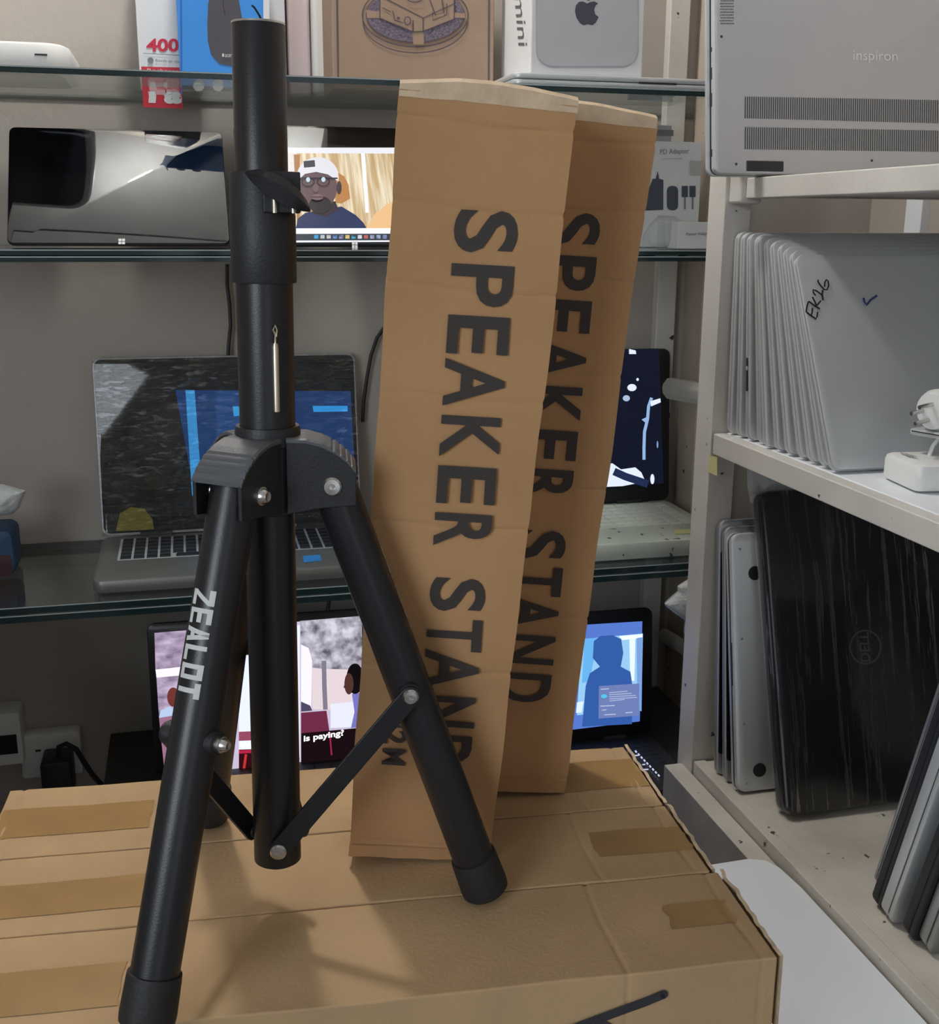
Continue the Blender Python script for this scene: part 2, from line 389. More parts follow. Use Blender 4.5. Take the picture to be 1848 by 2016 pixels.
g = G(); g.box(-.18, .28, .11, .13, 0, .194); build(g, 'back', PINKW, crate)

# ------------------------------------------------------------------ cardboard boxes
def carton(name, L, W, D, parent, seed, amp=.0012, bulge=.0, m=CARD, creases=()):
    """carton along local X (length), Y (depth), Z up face; origin at min corner"""
    ny, nzs = 10, 10
    xs = sorted(set([round(L*i/34, 5) for i in range(35)]+[round(c+q, 5) for c in creases for q in (-.0045, -.003, -.0015, 0, .0015, .003, .0045) if 0 < c+q < L]))
    nx = len(xs)-1
    idx = {}; vs = []; fs = []
    def disp(p):
        x, y, z = p; q = Vector(p)
        ex = min(x, L-x); k = min(1, min(ex, .02)/.02)
        d = Vector((nz(p, 18, amp, seed)*.6+nz(p, 60, amp*.3, seed), nz(p, 14, amp, seed+3), nz(p, 14, amp, seed+5)+nz(p, 45, amp*.3, seed+6)))
        cy, cz = (y-W/2)/(W/2), (z-D/2)/(D/2); c = 4*(x/L)*(1-x/L)
        for xc in creases:
            w_ = math.exp(-((x-xc-.0012*math.sin(y*60+seed))/.0016)**2)*(.35+.65*abs(noise.noise(Vector((y*25, z*25, xc*90)))*2))
            d.y -= cy*w_*.0009; d.z -= cz*w_*.0011
        d.x += bulge*(1-cy*cy)*(1-cz*cz)*((x > L-1e-6)-(x < 1e-6))
        return q+d
    def vid(i, j, k):
        key = (i, j, k)
        if key not in idx: idx[key] = len(vs); vs.append(disp((xs[i], W*j/ny, D*k/nzs)))
        return idx[key]
    for i in range(nx):
        for j in range(ny):
            fs.append((vid(i, j, 0), vid(i, j+1, 0), vid(i+1, j+1, 0), vid(i+1, j, 0))); fs.append((vid(i, j, nzs), vid(i+1, j, nzs), vid(i+1, j+1, nzs), vid(i, j+1, nzs)))
        for k in range(nzs):
            fs.append((vid(i, 0, k), vid(i+1, 0, k), vid(i+1, 0, k+1), vid(i, 0, k+1))); fs.append((vid(i, ny, k), vid(i, ny, k+1), vid(i+1, ny, k+1), vid(i+1, ny, k)))
    for j in range(ny):
        for k in range(nzs):
            fs.append((vid(0, j, k), vid(0, j, k+1), vid(0, j+1, k+1), vid(0, j+1, k))); fs.append((vid(nx, j, k), vid(nx, j+1, k), vid(nx, j+1, k+1), vid(nx, j, k+1)))
    g = G(); g.add(vs, fs)
    o = build(g, name, m, parent, smooth=40, bevel=.0016); return o, disp
def strip(disp, pts_uv, z, lift=.0005, nx=14, jag=.0, seed=0):
    """tape patch on the top face: (x0,x1,y0,y1) sampled on the carton surface"""
    x0, x1, y0, y1 = pts_uv; g = G(); vs = []
    ny = 6
    for i in range(nx+1):
        for j in range(ny+1):
            e = (jag*random.uniform(-1, 1) if i in (0, nx) else 0)
            p = disp((x0+(x1-x0)*i/nx+e, y0+(y1-y0)*j/ny, z)); p.z += lift; vs.append(p)
    g.add(vs, [(i*(ny+1)+j, (i+1)*(ny+1)+j, (i+1)*(ny+1)+j+1, i*(ny+1)+j+1) for i in range(nx) for j in range(ny)])
    return g
LYB = [  # front-left, front-right, back-right, back-left top corners in pixels for the three long boxes
    ('nearest of the three long cardboard boxes, marked in black marker', (740, 2016), (1525, 1885), (1386, 1715), (0, 1845)),
    ('middle of the three long cardboard boxes lying side by side', (0, 1846), (1385, 1716), (1302, 1585), (0, 1684)),
    ('rearmost of the three long cardboard boxes lying side by side', (0, 1684), (1301, 1586), (1220, 1468), (20, 1552))]
ANG = -3.9
BH = .1055; LB = .545
edgeY = [.597, .7045, .8085, .921]   # at the right hand end
RX = [.362, .364, .37]
for k, (lab, *_) in enumerate(LYB):
    wk = (edgeY[k+1]-edgeY[k])*math.cos(R(ANG))-.0012
    M = Matrix.Translation((RX[k], edgeY[k], -BH-.001)) @ Matrix.Rotation(R(ANG), 4, 'Z') @ Matrix.Translation((-LB, 0, 0))
    t = thing('cardboard_box', lab, 'box', M, 'long boxes lying side by side')
    body, disp = carton('carton', LB, wk, BH, t, k+1, amp=.0009, bulge=.003, m=CARD2 if k else CARD2, creases=(.012, .44+.02*k, LB-.012))
    # packing tape: a long strip at the left end, a short one at the right end
    tl = [(0, .118, .022, .066), (0, .145, .022, .064), (0.002, .122, .03, .076)][k]
    tr = [(LB-.058, LB-.01, .042, .07), (LB-.078, LB-.001, .032, .068), (LB-.085, LB-.001, .032, .085)][k]
    build(strip(disp, tl, BH, jag=.0012), 'tape', TAPE, t); build(strip(disp, tr, BH, jag=.002), 'tape', TAPE, t)
    # ragged end flap on the right
    g = G(); n = 24; top = []; bot = []
    for i in range(n+1):
        y = wk*i/n; top.append((LB+.0035+.0025*noise.noise(Vector((y*70, k, 1))), y, BH+.0015+.0018*noise.noise(Vector((y*120, k, 3))))); bot.append((LB+.004, y, BH*.45))
    back = [(x-.003, y, z) for x, y, z in top]; backb = [(x-.0025, y, z) for x, y, z in bot]
    vs = top+bot+back+backb; m_ = n+1
    fs = []
    for i in range(n): fs += [(i, m_+i, m_+i+1, i+1), (i, i+1, 2*m_+i+1, 2*m_+i)]
    g.add(vs, fs); build(g, 'end_flap', CARDE, t)
    if k == 0:   # marker strokes on the front face
        O = M @ Vector((0, -.0014, 0)); N = (M.to_3x3() @ Vector((0, -1, 0)))
        pc = Pic(O, N); mk = mat('marker_ink', (.035, .033, .04), .6)
        pc.line([(1100, 2036), (1150, 2016), (1220, 1990), (1270, 1972), (1306, 1957)], 17, mk)
        pc.ell(1306, 1957, 8, 8, mk, up=False)
        pc.line([(1170, 2005), (1200, 2022), (1230, 2040)], 13, mk); pc.line([(1178, 2004), (1150, 2040)], 12, mk)
        pc.done('marker_scribble', t, 'black marker strokes')
# standing boxes
def standing(label, BL, e2, upv, L, Wd, Dp, seed, text_px, extra=None):
    ex = Vector(upv).normalized(); ey = Vector(e2).normalized()
    # local X up the box, local Y across its face (right to left), local Z towards the camera
    M = frame(BL+ey*Wd, ex, -ey); ez = M.to_3x3() @ Vector((0, 0, 1))
    if ez.y > 0: raise Exception('flip')
    M = M @ Matrix.Translation((0, 0, -Dp))
    t = thing('speaker_stand_box', label, 'box', M, 'printed speaker stand boxes standing upright')
    body, disp = carton('carton', L, Wd, Dp, t, seed, amp=.0016, bulge=.004, m=CARD, creases=(.011, .16, .27, .36, .43, .48, L-.016))
    # folded rims of the flaps at both ends
    g = G(); n = 16; prof = []
    for i in range(n+1):
        y = Wd*i/n; zt = Dp+.0008
        a = disp((L, y, Dp)); bulge = .004*math.sin(math.pi*i/n)
        prof.append([(a.x-.004, y, a.z+.0004), (a.x+.003+bulge, y, a.z-.0005), (a.x+.005+bulge, y, a.z-.006), (a.x-.002, y, a.z-.007)])
    g.loft(prof); build(g, 'top_flap', CARDE, t)
    g = G()
    for yy in (.0, 1):
        pass
    g.loft([[(-.0015, Wd*i/n, Dp+.0005+nz((i, seed, 0), .6, .001)), (.009, Wd*i/n, Dp+.0012+nz((i, seed, 2), .6, .0008)), (.0095, Wd*i/n, Dp-.003), (-.0015, Wd*i/n, Dp-.004)] for i in range(n+1)])
    build(g, 'bottom_flap', CARD, t)
    pc = Pic(M @ Vector((0, 0, Dp+.0011)), ez)
    for word in text_px:
        pc = Pic(M @ Vector((0, 0, Dp+.0011)), ez)
        for ch, y0, y1, xb, xc in word:
            sk = 3.5 if xc(y0)-xb(y0) > 70 else 1.5
            pc.text(ch, (xb(y0), y0-sk), (xb(y1), y1-sk), (xc(y0), y0+sk), INK, .022)
        pc.done('printed_word', t, 'black capital lettering running down the box')
    return t, M
upA = Vector((.057, -.125, .991)); eA = Vector((.981, -.175, -.078)); A0 = Vector((.099, .773, .0098))
standing('printed speaker stand box standing in front, both words of its lettering in view', A0, eA, upA, .545, .107, .085, 21,
         [[(c, a, b, lambda y: 896-(y-414)*.0665, lambda y: 1022-(y-414)*.0895) for c, a, b in wd] for wd in (
             [('S', 414, 498), ('P', 521, 603), ('E', 622, 698), ('A', 707, 801), ('K', 819, 901), ('E', 918, 992), ('R', 1010, 1075)],
             [('S', 1138, 1204), ('T', 1218, 1281), ('A', 1280, 1355), ('N', 1370, 1430), ('D', 1446, 1502)])]+
         [[(c, a, b, lambda y: 757-(y-1400)*.06, lambda y: 803-(y-1400)*.06) for c, a, b in (('1', 1412, 1424), ('.', 1427, 1432), ('2', 1437, 1464), ('M', 1473, 1505))]])
# second box behind, its right edge from (1293,250) down to (1110,1568)
BR = Vector((.2935, .842, .0)); 
topR = ony(1293, 250, .842-.055)
upB = (topR-BR).normalized(); eB = Vector((.985, -.12, -.06)); eB = (eB-upB*eB.dot(upB)).normalized()
B0 = BR - eB*.107
standing('speaker stand box standing behind the other, partly hidden by it', B0+Vector((0, 0, .0032)), eB, upB, (topR-BR).length, .107, .085, 33,
         [[(c, a, b, lambda y: 1074-(y-418)*.098, lambda y: 1184-(y-418)*.1085) for c, a, b in wd] for wd in (
             [('S', 418, 483), ('P', 503, 571), ('E', 590, 655), ('A', 668, 745), ('K', 760, 833), ('E', 846, 905), ('R', 923, 984)],
             [('S', 1044, 1100), ('T', 1115, 1172), ('A', 1174, 1236), ('N', 1250, 1306), ('D', 1325, 1381)])])

# ------------------------------------------------------------------ speaker stand (tripod)
TA = Vector((.043, .728, 0)); TU = Vector((math.sin(R(.75)), 0, math.cos(R(.75))))
TM = frame(TA, Vector((1, 0, 0))-TU*TU.x, None, TU)
tri = thing('speaker_stand', 'black metal tripod speaker stand standing on the cardboard boxes', 'tripod', TM)
def tp(g, name, m, parent=tri, label=None, **k): return build(g, name, m, parent, label, **k)
g = G(); g.lathe((0, 0, .04), (0, 0, 1), [(.013, .003), (.0145, 0), (.0162, .0012), (.0162, .29)], 40); tp(g, 'lower_column', BLK)
g = G(); g.lathe((0, 0, .34), (0, 0, 1), [(.0175, 0), (.0175, .1)], 40); tp(g, 'outer_tube', BLK)
g = G(); g.lathe((0, 0, .43), (0, 0, 1), [(.0158, 0), (.0158, .1545), (.0152, .1555), (.0141, .1555), (.0138, .150), (.0138, .05)], 40, caps=False); it = tp(g, 'inner_tube', BLK)
g = G(); g.lathe((0, 0, .43), (0, 0, 1), [(.0159, .1546), (.0156, .1558), (.0139, .1558), (.0139, .1546)], 40, caps=False); build(g, 'bare_rim', STEEL, it)
g = G(); g.tube([(.004, .006, .578), (.003, .004, .586), (.001, .002, .590), (-.002, .0, .594), (-.0035, .0, .595)], .0006, 6); build(g, 'wire_end', CABLE, it)
# clamp collar with flat slotted front and thumb lever
g = G(); g.lathe((0, 0, .4365), (0, 0, 1), [(.0176, .0), (.0194, 0), (.0199, .001), (.0199, .0405), (.0196, .0415), (.0196, .0638), (.019, .0652), (.016, .0652)], 44); cl = tp(g, 'clamp_collar', BLKP)
g = G(); g.box(-.0012, .021, -.0222, -.008, .478, .5018); build(g, 'clamp_jaw', BLKP, cl, bevel=.001)
for x in (.0055, .0165):
    g = G(); g.cyl((x, -.0232, .478), (x, -.0232, .4905), .0016, n=12); build(g, 'clamp_pin', STEELW, cl)
g = G(); prof = []
lev = [(-.0115, .5005, .0008), (-.006, .4985, .0042), (.0, .4955, .0062), (.008, .4915, .0072), (.016, .4865, .006), (.022, .4825, .0036), (.0255, .4795, .0008)]
for x, z, hw in lev:
    nx, nzv = .45, .89
    prof.append([(x+nx*hw, -.030, z+nzv*hw), (x+nx*hw*.3, -.0345, z+nzv*hw*.3), (x-nx*hw, -.031, z-nzv*hw), (x-nx*hw*.5, -.0235, z-nzv*hw*.5), (x+nx*hw*.6, -.0235, z+nzv*hw*.6)])
g.loft(prof); build(g, 'thumb_lever', BLKP, cl, smooth=50)
g = G(); g.cyl((.004, -.018, .493), (.004, -.027, .493), .0065); build(g, 'lever_boss', BLKP, cl)
# retained silver locking pin on the outer tube
g = G(); px_ = .0045; yy = -.0186
g.lathe((px_, yy, .358), (0, 0, 1), [(.0012, 0), (.002, .001), (.002, .041), (.0014, .043)], 14); lp = tp(g, 'locking_pin', STEELW)
g = G(); g.tube([(px_, yy, .4), (px_, yy, .406), (px_-.0012, yy-.001, .409), (px_, yy-.0005, .412), (px_+.0011, yy, .409), (px_+.0005, yy, .405)], .0007, 8); build(g, 'pin_ring', STEELW, lp)
# hub with three yoke arms
g = G(); g.lathe((0, 0, .338), (0, 0, 1), [(.0176, -.004), (.0205, -.002), (.0207, .006), (.0199, .0095), (.0176, .0095)], 44); hub = tp(g, 'hub_ring', BLKP)
g = G(); g.lathe((0, 0, .291), (0, 0, 1), [(.0164, 0), (.0185, .001), (.0195, .046), (.0205, .05)], 40); hubc = tp(g, 'hub_core', BLKP)
AZ = [-7, 109, 232]
def rot(a): return Matrix.Rotation(R(a), 4, 'Z')
for k, a in enumerate(AZ):
    T = rot(a)
    top = [(.012, .3405), (.024, .3402), (.034, .3375), (.043, .333), (.05, .3275), (.0555, .3205)]
    low = [(.0555, .2985), (.030, .2965), (.012, .293)]
    g = G(); g.T = T      # ridged cap
    pr = []
    N_ = 36
    for i in range(N_+1):
        q = i/N_*(len(top)-1); j = min(int(q), len(top)-2); u = q-j
        x = top[j][0]+(top[j+1][0]-top[j][0])*u; z = top[j][1]+(top[j+1][1]-top[j][1])*u
        rid = -.0011 if (18 < i < 34 and (i % 4) == 0) else 0
        pr.append([(x, -.0182, z-.0012), (x, -.0182, z+.0006+rid), (x, -.0165, z+.0016+rid), (x, .0165, z+.0016+rid), (x, .0182, z+.0006+rid), (x, .0182, z-.0012)])
    g.loft(pr); yk = tp(g, 'yoke_arm', CAPG, smooth=25)
    for s in (-1, 1):
        y0, y1 = (.0152, .0178) if s > 0 else (-.0178, -.0152)
        g = G(); g.T = T; g.loft([[(x, y0, z) for x, z in top+low], [(x, y1, z) for x, z in top+low]]); build(g, 'side_plate', BLKP, yk, bevel=.0006)
    P0, P1 = ((.0402, .311), (.1455, .0137)) if k == 0 else ((.0375, .311), (.1395, .0137))      # leg centre line
    d = Vector((P1[0]-P0[0], 0, P1[1]-P0[1])); ll = d.length; d.normalize()
    A_ = Vector((P0[0], 0, P0[1])); B_ = Vector((P1[0], 0, P1[1]))
    g = G(); g.T = T; g.lathe(A_-d*.011, d, [(.0135, 0), (.0148, .001), (.0148, ll-.003)], 36); lg = tp(g, 'leg', BLK)
    g = G(); g.T = T; fl = .031
    g.lathe(B_-d*(fl-.008), d, [(.0149, 0), (.0163, .0004), (.0166, .004), (.0172, fl-.006), (.0168, fl-.002), (.015, fl), (.006, fl)], 36)
    build(g, 'rubber_foot', RUB, lg)
    # pivot bolt and brace bolt, head on one side, domed nut on the other
    def bolt(P, half, name='bolt', r=.0058):
        g = G(); g.T = T; c = Vector((P[0], 0, P[1]))
        g.lathe(c+Vector((0, -half, 0)), (0, -1, 0), [(r*.8, -.004), (r, -.0002), (r, .0008), (r*.8, .0022), (r*.35, .0024), (r*.3, .0016), (r*.02, .0015)], 20)
        tp(g, name, STEEL); g = G(); g.T = T
        g.lathe(c+Vector((0, half, 0)), (0, 1, 0), [(r*.95, -.003), (r*.95, .0026), (r*.8, .0027), (r*.74, .0046), (r*.5, .0066), (r*.45, .0066), (r*.3, .0062), (r*.02, .0062)], 18)
        tp(g, name.replace('bolt', 'nut'), STEEL)
    bolt(P0, .018, 'pivot_bolt', .0062)
    q = (P0[1]-.168)/(P0[1]-P1[1]); PB = (P0[0]+(P1[0]-P0[0])*q, .168)
    # spacer collar + brace strap
    g = G(); g.T = T; g.cyl((PB[0], -.0185, PB[1]), (PB[0], .0178, PB[1]), .0078, n=20); build(g, 'spacer', BLKP, lg)
    bolt(PB, .0188 if k != 0 else .0212, 'brace_bolt', .0054)
    PC = (.0015, .0575)
    g = G(); g.T = T
    dv = Vector((PC[0]-PB[0], 0, PC[1]-PB[1])); L_ = dv.length; dv.normalize(); nv = Vector((-dv.z, 0, dv.x))
    hw = .0068; c0 = Vector((PB[0], 0, PB[1]))
    pts = []
    for aa in range(90, 271, 30): pts.append(c0 + dv*(hw*math.cos(R(aa))) + nv*(hw*math.sin(R(aa))))
    for aa in range(270, 451, 30): pts.append(c0 + dv*(L_+hw*math.cos(R(aa))) + nv*(hw*math.sin(R(aa))))
    g.loft([[p+Vector((0, -.0212, 0)) for p in pts], [p+Vector((0, -.0184, 0)) for p in pts]])
    tp(g, 'brace', BLK, bevel=.0005)
    g = G(); g.T = T; c = Vector((PC[0], 0, PC[1]))
    g.lathe(c+Vector((0, -.0212, 0)), (0, -1, 0), [(.004, -.004), (.0056, 0), (.0056, .0008), (.0044, .002), (.002, .0022), (.0018, .0014), (.0001, .0013)], 20)
    tp(g, 'column_bolt', STEEL if k == 0 else BLKP)
    # printed brand lettering down the leg
    LET = {'Z': [((0, 1), (1, 1), (1, .78), (0, .78)), ((.66, .78), (1, .78), (.34, .22), (0, .22)), ((0, 0), (1, 0), (1, .22), (0, .22))],
           'E': [((0, 0), (.3, 0), (.3, 1), (0, 1)), ((.3, .8), (1, .8), (1, 1), (.3, 1)), ((.3, .4), (.92, .4), (.92, .6), (.3, .6)), ((.3, 0), (1, 0), (1, .2), (.3, .2))],
           'A': [((0, 0), (.3, 0), (.62, 1), (.32, 1)), ((.7, 0), (1, 0), (.7, 1), (.4, 1)), ((.2, .22), (.8, .22), (.74, .42), (.26, .42))],
           'L': [((0, 0), (.3, 0), (.3, 1), (0, 1)), ((.3, 0), (1, 0), (1, .22), (.3, .22))],
           'O': [((0, 0), (.3, 0), (.3, 1), (0, 1)), ((.7, 0), (1, 0), (1, 1), (.7, 1)), ((.3, .78), (.7, .78), (.7, 1), (.3, 1)), ((.3, 0), (.7, 0), (.7, .22), (.3, .22))],
           'T': [((0, .78), (1, .78), (1, 1), (0, 1)), ((.34, 0), (.66, 0), (.66, .78), (.34, .78))]}
    if k != 1:
        g = G(); g.T = T
        side = Vector((0, 1, 0)); outw = d.cross(side); outw = outw if outw.x > 0 else -outw
        # the word runs down the leg; letter tops point to the leg's right seen from outside
        s0 = {0: .052, 2: .061}[k]; lh = .0165; lw = .0093; phi0 = {0: 24, 2: 0}[k]
        for ci, ch in enumerate('ZEALOT'):
            for quad in LET[ch]:
                n_ = 5; grid = []
                for i in range(n_+1):
                    for j in range(n_+1):
                        u, v = i/n_, j/n_
                        x = (1-u)*(1-v)*quad[0][0]+u*(1-v)*quad[1][0]+u*v*quad[2][0]+(1-u)*v*quad[3][0]
                        y = (1-u)*(1-v)*quad[0][1]+u*(1-v)*quad[1][1]+u*v*quad[2][1]+(1-u)*v*quad[3][1]
                        s_ = s0+ci*lw*1.2+x*lw; ph = R(phi0)+((y-.5)*lh)/.0149
                        grid.append(A_+d*s_+(outw*math.cos(ph)+side*math.sin(ph))*.01496)
                g.add(grid, [(i*(n_+1)+j, (i+1)*(n_+1)+j, (i+1)*(n_+1)+j+1, i*(n_+1)+j+1) for i in range(n_) for j in range(n_)])
        build(g, 'printed_lettering', WHT, lg, 'white lettering ZEALOT')

# ------------------------------------------------------------------ the rack on the right
RX0 = .64
rack = thing('wooden_rack', 'cream painted wooden rack full of laptops against the side wall', 'rack', Matrix.Translation((.88, .9, ZF)))
def rp(name, m, *boxes, bevel=.0015):
    o = None
    for b_ in boxes:
        g = G(); g.box(*b_); o = build(g, name, m, rack, bevel=bevel, world=True)
    return o
rp('post', PAINT, (RX0, RX0+.036, 1.315, 1.36, ZF, .62), (1.08, 1.116, 1.315, 1.36, ZF, .9), (RX0, RX0+.036, .2, .245, ZF, .9), (1.08, 1.116, .2, .245, ZF, .9))
wp = onx(1797, 420, 1.06)
rp('upright', WHITEB, (1.06, 1.075, wp.y-.02, wp.y+.02, .22, .9))
rp('rail', PAINT, (RX0+.012, RX0+.04, .25, 1.285, .503, .5265), (RX0+.002, RX0+.02, .25, 1.312, .19, .2165))
rp('shelf_board', WHITEB, (RX0+.0205, 1.125, .25, 1.312, .199, .217))
rp('shelf_board', PAINTD, (RX0+.042, 1.125, .25, 1.312, .505, .5255))
rp('shelf_board', PAINTD, (RX0+.02, 1.125, .25, 1.312, -.262, -.238))
rp('rail', PAINTD, (RX0+.002, RX0+.0195, .25, 1.313, -.29, -.2365))
# end of the top rail lapped over the post
g = G(); g.box(RX0+.004, RX0+.034, 1.285, 1.3145, .497, .532); build(g, 'rail_end', PAINT, rack, bevel=.004, world=True)
g = G(); g.box(RX0-.027, RX0, .25, 1.344, -.40, -.254); g.m[:] = [0, 1, 0, 0, 0, 0]; build(g, 'fascia_board', [GREYW, PAINTD], rack, bevel=.0015, world=True)
# folded yellow tape on the post
g = G(); a0 = onx(1397, 900, RX0-.0006); 
pc = Pic((RX0-.0006, 0, 0), (-1, 0, 0))
YT = mat('yellow_tape', (.6, .58, .28), .5)
g = G(); pts = [onp(x, y, Vector((RX0-.0006, 0, 0)), Vector((1, 0, 0))) for x, y in ((1396, 897), (1412, 900), (1412, 937), (1395, 930))]
g.loft([pts, [p+Vector((-.0006, 0, 0)) for p in pts]])
g.T = None
yo = pts[1]; g.box(RX0-.0006, RX0+.012, 1.3142, 1.3149, yo.z-.026, yo.z-.002)
tag(build(g, 'tape_piece', YT), 'torn piece of yellow tape stuck on the rack post', 'tape')

# closed laptops -------------------------------------------------
def slab_laptop(name, label, M, W, Ht, T, r, m, mb=None, group=None, split=.42, seam=True, bev=.0022):
    """closed laptop standing on edge: local x right, y away, z up; lid faces the viewer"""
    t = thing(name, label, 'laptop', M, group)
    s = T*split
    g = G(); g.rslab(0, W, 0, Ht, 0, s-.0005, r, min(bev, s*.4)); build(g, 'lid', m, t)
    g = G(); g.rslab(.0012, W-.0012, .0012, Ht-.0012, s-.0006, s+.0006, r, .0001); build(g, 'gap', SEAM, t)
    g = G(); g.rslab(0, W, 0, Ht, s+.0005, T, r, min(bev, T*.3)); build(g, 'base', mb or m, t)
    return t
for i in range(11):
    yb = 1.292-.0237*i; yt = 1.3035-.0135*i
    lean = math.degrees(math.asin((yt-yb)/.247))
    j = random.uniform(-.003, .003) if i < 10 else 0
    lab = ('silver laptop marked EK26, nearest of the leaning row on the rack' if i == 10 else
           'upright silver laptop against the rack post, last of the leaning row' if i == 0 else 'silver laptop %s from the rack post in the leaning row' % ('second', 'third', 'fourth', 'fifth', 'sixth', 'seventh', 'eighth', 'ninth', 'tenth')[i-1])
    T_ = .0108
    yz = .2175+T_*math.sin(R(lean))
    t = slab_laptop('silver_laptop', lab, lean_frame((.657+j, yb, yz), lean), .33, .247, T_, .011, SILV, group='silver laptops in the leaning row' )
    if i == 2:
        g = G(); g.box(-.0012, -.0002, .003, .006, .06, .085); g.box(-.0012, -.0002, .003, .006, .09, .1); build(g, 'port', SEAM, t)
    if i == 10:
        O = t.matrix_world @ Vector((0, -.0002, 0)); Nn = t.matrix_world.to_3x3() @ Vector((0, -1, 0))
        mk = mat('pen_ink', (.012, .012, .014), .5); pc = Pic(O, Nn)
        for st in ([(285, 680), (260, 760), (240, 870)], [(240, 870), (330, 940), (420, 1000), (440, 950), (450, 870)], [(330, 935), (350, 880), (355, 800)], [(285, 680), (400, 770), (490, 820)],
                   [(350, 605), (390, 680), (425, 770)], [(505, 670), (430, 760)], [(405, 580), (365, 530), (360, 475), (420, 495), (510, 560), (540, 620), (540, 670)], [(530, 480), (525, 560), (540, 670)],
                   [(450, 295), (445, 330), (490, 400), (560, 475), (610, 480), (640, 400), (630, 320), (600, 295), (570, 340), (565, 430)]):
            pc.line([(1560+x/9.24, 520+y/9.24) for x, y in st], 3.0, mk)
        pc.line([(1560+x/9.24, 520+y/9.24) for x, y in ((1270, 625), (1285, 690), (1325, 755), (1400, 660), (1520, 580))], 4, mat('blue_pen', (.03, .045, .2), .5))
        pc.done('handwriting', t, 'handwritten EK26 in black and a blue tick')
# big silver laptop on the top, underside to the viewer
IM = lean_frame((.5925, 1.248, .529), 8)
ins = thing('large_silver_laptop', 'large silver laptop standing on the rack top with vents and hinge showing', 'laptop', IM)
g = G(); g.rslab(0, .40, 0, .265, .0, .0115, .008, .0045); build(g, 'base', SILVP, ins)
g = G(); g.rslab(.0005, .3995, .0005, .2645, .0112, .0125, .009, .0002); build(g, 'gap', SEAM, ins)
g = G(); g.rslab(-.0035, .4035, -.0005, .267, .0122, .018, .009, .002); build(g, 'lid', SILV, ins)
IO = IM @ Vector((0, -.0003, 0)); IN = IM.to_3x3() @ Vector((0, -1, 0))
pc = Pic(IO, IN)
VENT = mat('vent_dark', (.06, .06, .065), .6)
for (y0l, y1l, y0r, y1r) in ((190, 233, 197, 243), (250, 294, 257, 299)):
    n = 118
    for i in range(n):
        x = 1467+i*4.25; q = (x-1467)/381
        pc.line([(x, y0l+(y0r-y0l)*q), (x-.6, y1l+(y1r-y1l)*q)], 1.9, VENT, up=False)
pc.done('vent_slits', ins)
pc = Pic(IO, IN)
for i in range(9):
    for j in range(20):
        pc.ell(1418+i*3+(j % 2)*1.3, -60+j*5.6, 1.0, 1.6, VENT, n=6, up=False)
pc.done('speaker_grille', ins)
pc = Pic(IO, IN); pc.text('inspiron', (1679, 124), (1766, 126), (1679, 100), mat('embossed_name', (.8, .8, .82), .3)); pc.done('name_lettering', ins)
g = G(); p0 = onp(1469, 316, IO, IN); p1 = onp(1542, 338, IO, IN); li = IM.inverted(); a = li @ p0; b = li @ p1
g.box(a.x, b.x, -.0012, .006, b.z, a.z); build(g, 'hinge', mat('hinge_dark', (.03, .032, .04), .3), ins, bevel=.001)
for (x, y) in ((1420, 72), (1449, 323), (1716, 316)):
    g = G(); c = li @ onp(x, y, IO, IN); g.cyl((c.x, .001, c.z), (c.x, -.0004, c.z), .0016, n=10); build(g, 'screw', VENT, ins)
for z0, z1 in ((.02, .028), (.075, .09), (.105, .118), (.135, .14)):
    g = G(); g.box(-.0002, .002, .005, .0085, z0, z1); build(g, 'port', SEAM, ins)
# white charger brick and plug on the middle shelf
cN = onz(1800, 972, .2175); cF = onz(1731, 940, .2175)
cb = thing('charger_brick', 'white square laptop charger brick lying on the middle rack shelf', 'charger', frame(cN, ((cF-cN).y, -(cF-cN).x, 0), None, (0, 0, 1)))
cw_ = (cF-cN).length
g = G(); g.T = Matrix.Rotation(R(90), 4, 'X'); g.rslab(.0, .075, -cw_, .0, .0, .028, .01, .006); build(g, 'body', WHITEP, cb)
g = G(); g.T = Matrix.Translation((.05, .05, .03)); g.tube([(-.012, .0, -.006), (-.008, .0, .008), (.0, .003, .016), (.014, .004, .02), (.05, .004, .018)], .0022); build(g, 'cord', WHITEP, cb)
pc = Pic(cb.matrix_world @ Vector((0, 0, .0292)), (0, 0, 1)); ink = mat('faint_grey_print', (.3, .3, .3), .6)
for k in range(3): pc.line([(1772+k*10, 891+k*3), (1792+k*6, 899+k*1)], 1.6, ink)
pc.done('small_print', cb)
pl = thing('mains_plug', 'white mains plug with metal pins lying on a silver tray', 'plug', Matrix.Translation(ony(1842, 808, 1.0)))
pm = pl.matrix_world.translation
g = G(); g.lathe((0, 0, 0), (-1, -.25, -.1), [(.012, -.02), (.02, -.018), (.0215, 0), (.0185, .007), (.010, .0085)], 20); build(g, 'body', WHITEP, pl)
for dz, dy in ((.008, -.004), (-.009, .0), (.0, .008)):
    g = G(); g.cyl((-.006, dy, dz), (-.026, dy-.005, dz-.003), .0022, n=10); build(g, 'pin', STEEL, pl)
tr = ony(1788, 843, 1.02)
td = thing('flat_silver_drive', 'thin silver slab sticking out beneath the white mains plug', 'drive', Matrix.Translation(tr) @ Matrix.Rotation(R(20), 4, 'Z'))
g = G(); g.T = Matrix.Rotation(R(90), 4, 'X'); g.rslab(0, .08, 0, .09, -.006, 0, .005, .001); build(g, 'case', SILV, td)
g = G(); g.box(-.0004, .08, -.0896, -.004, -.0026, -.0016); build(g, 'seam', SEAM, td)
g = G(); g.box(.058, .075, -.02, -.004, -(tr.z-.2175), -.006); build(g, 'stand', WHITEP, td)

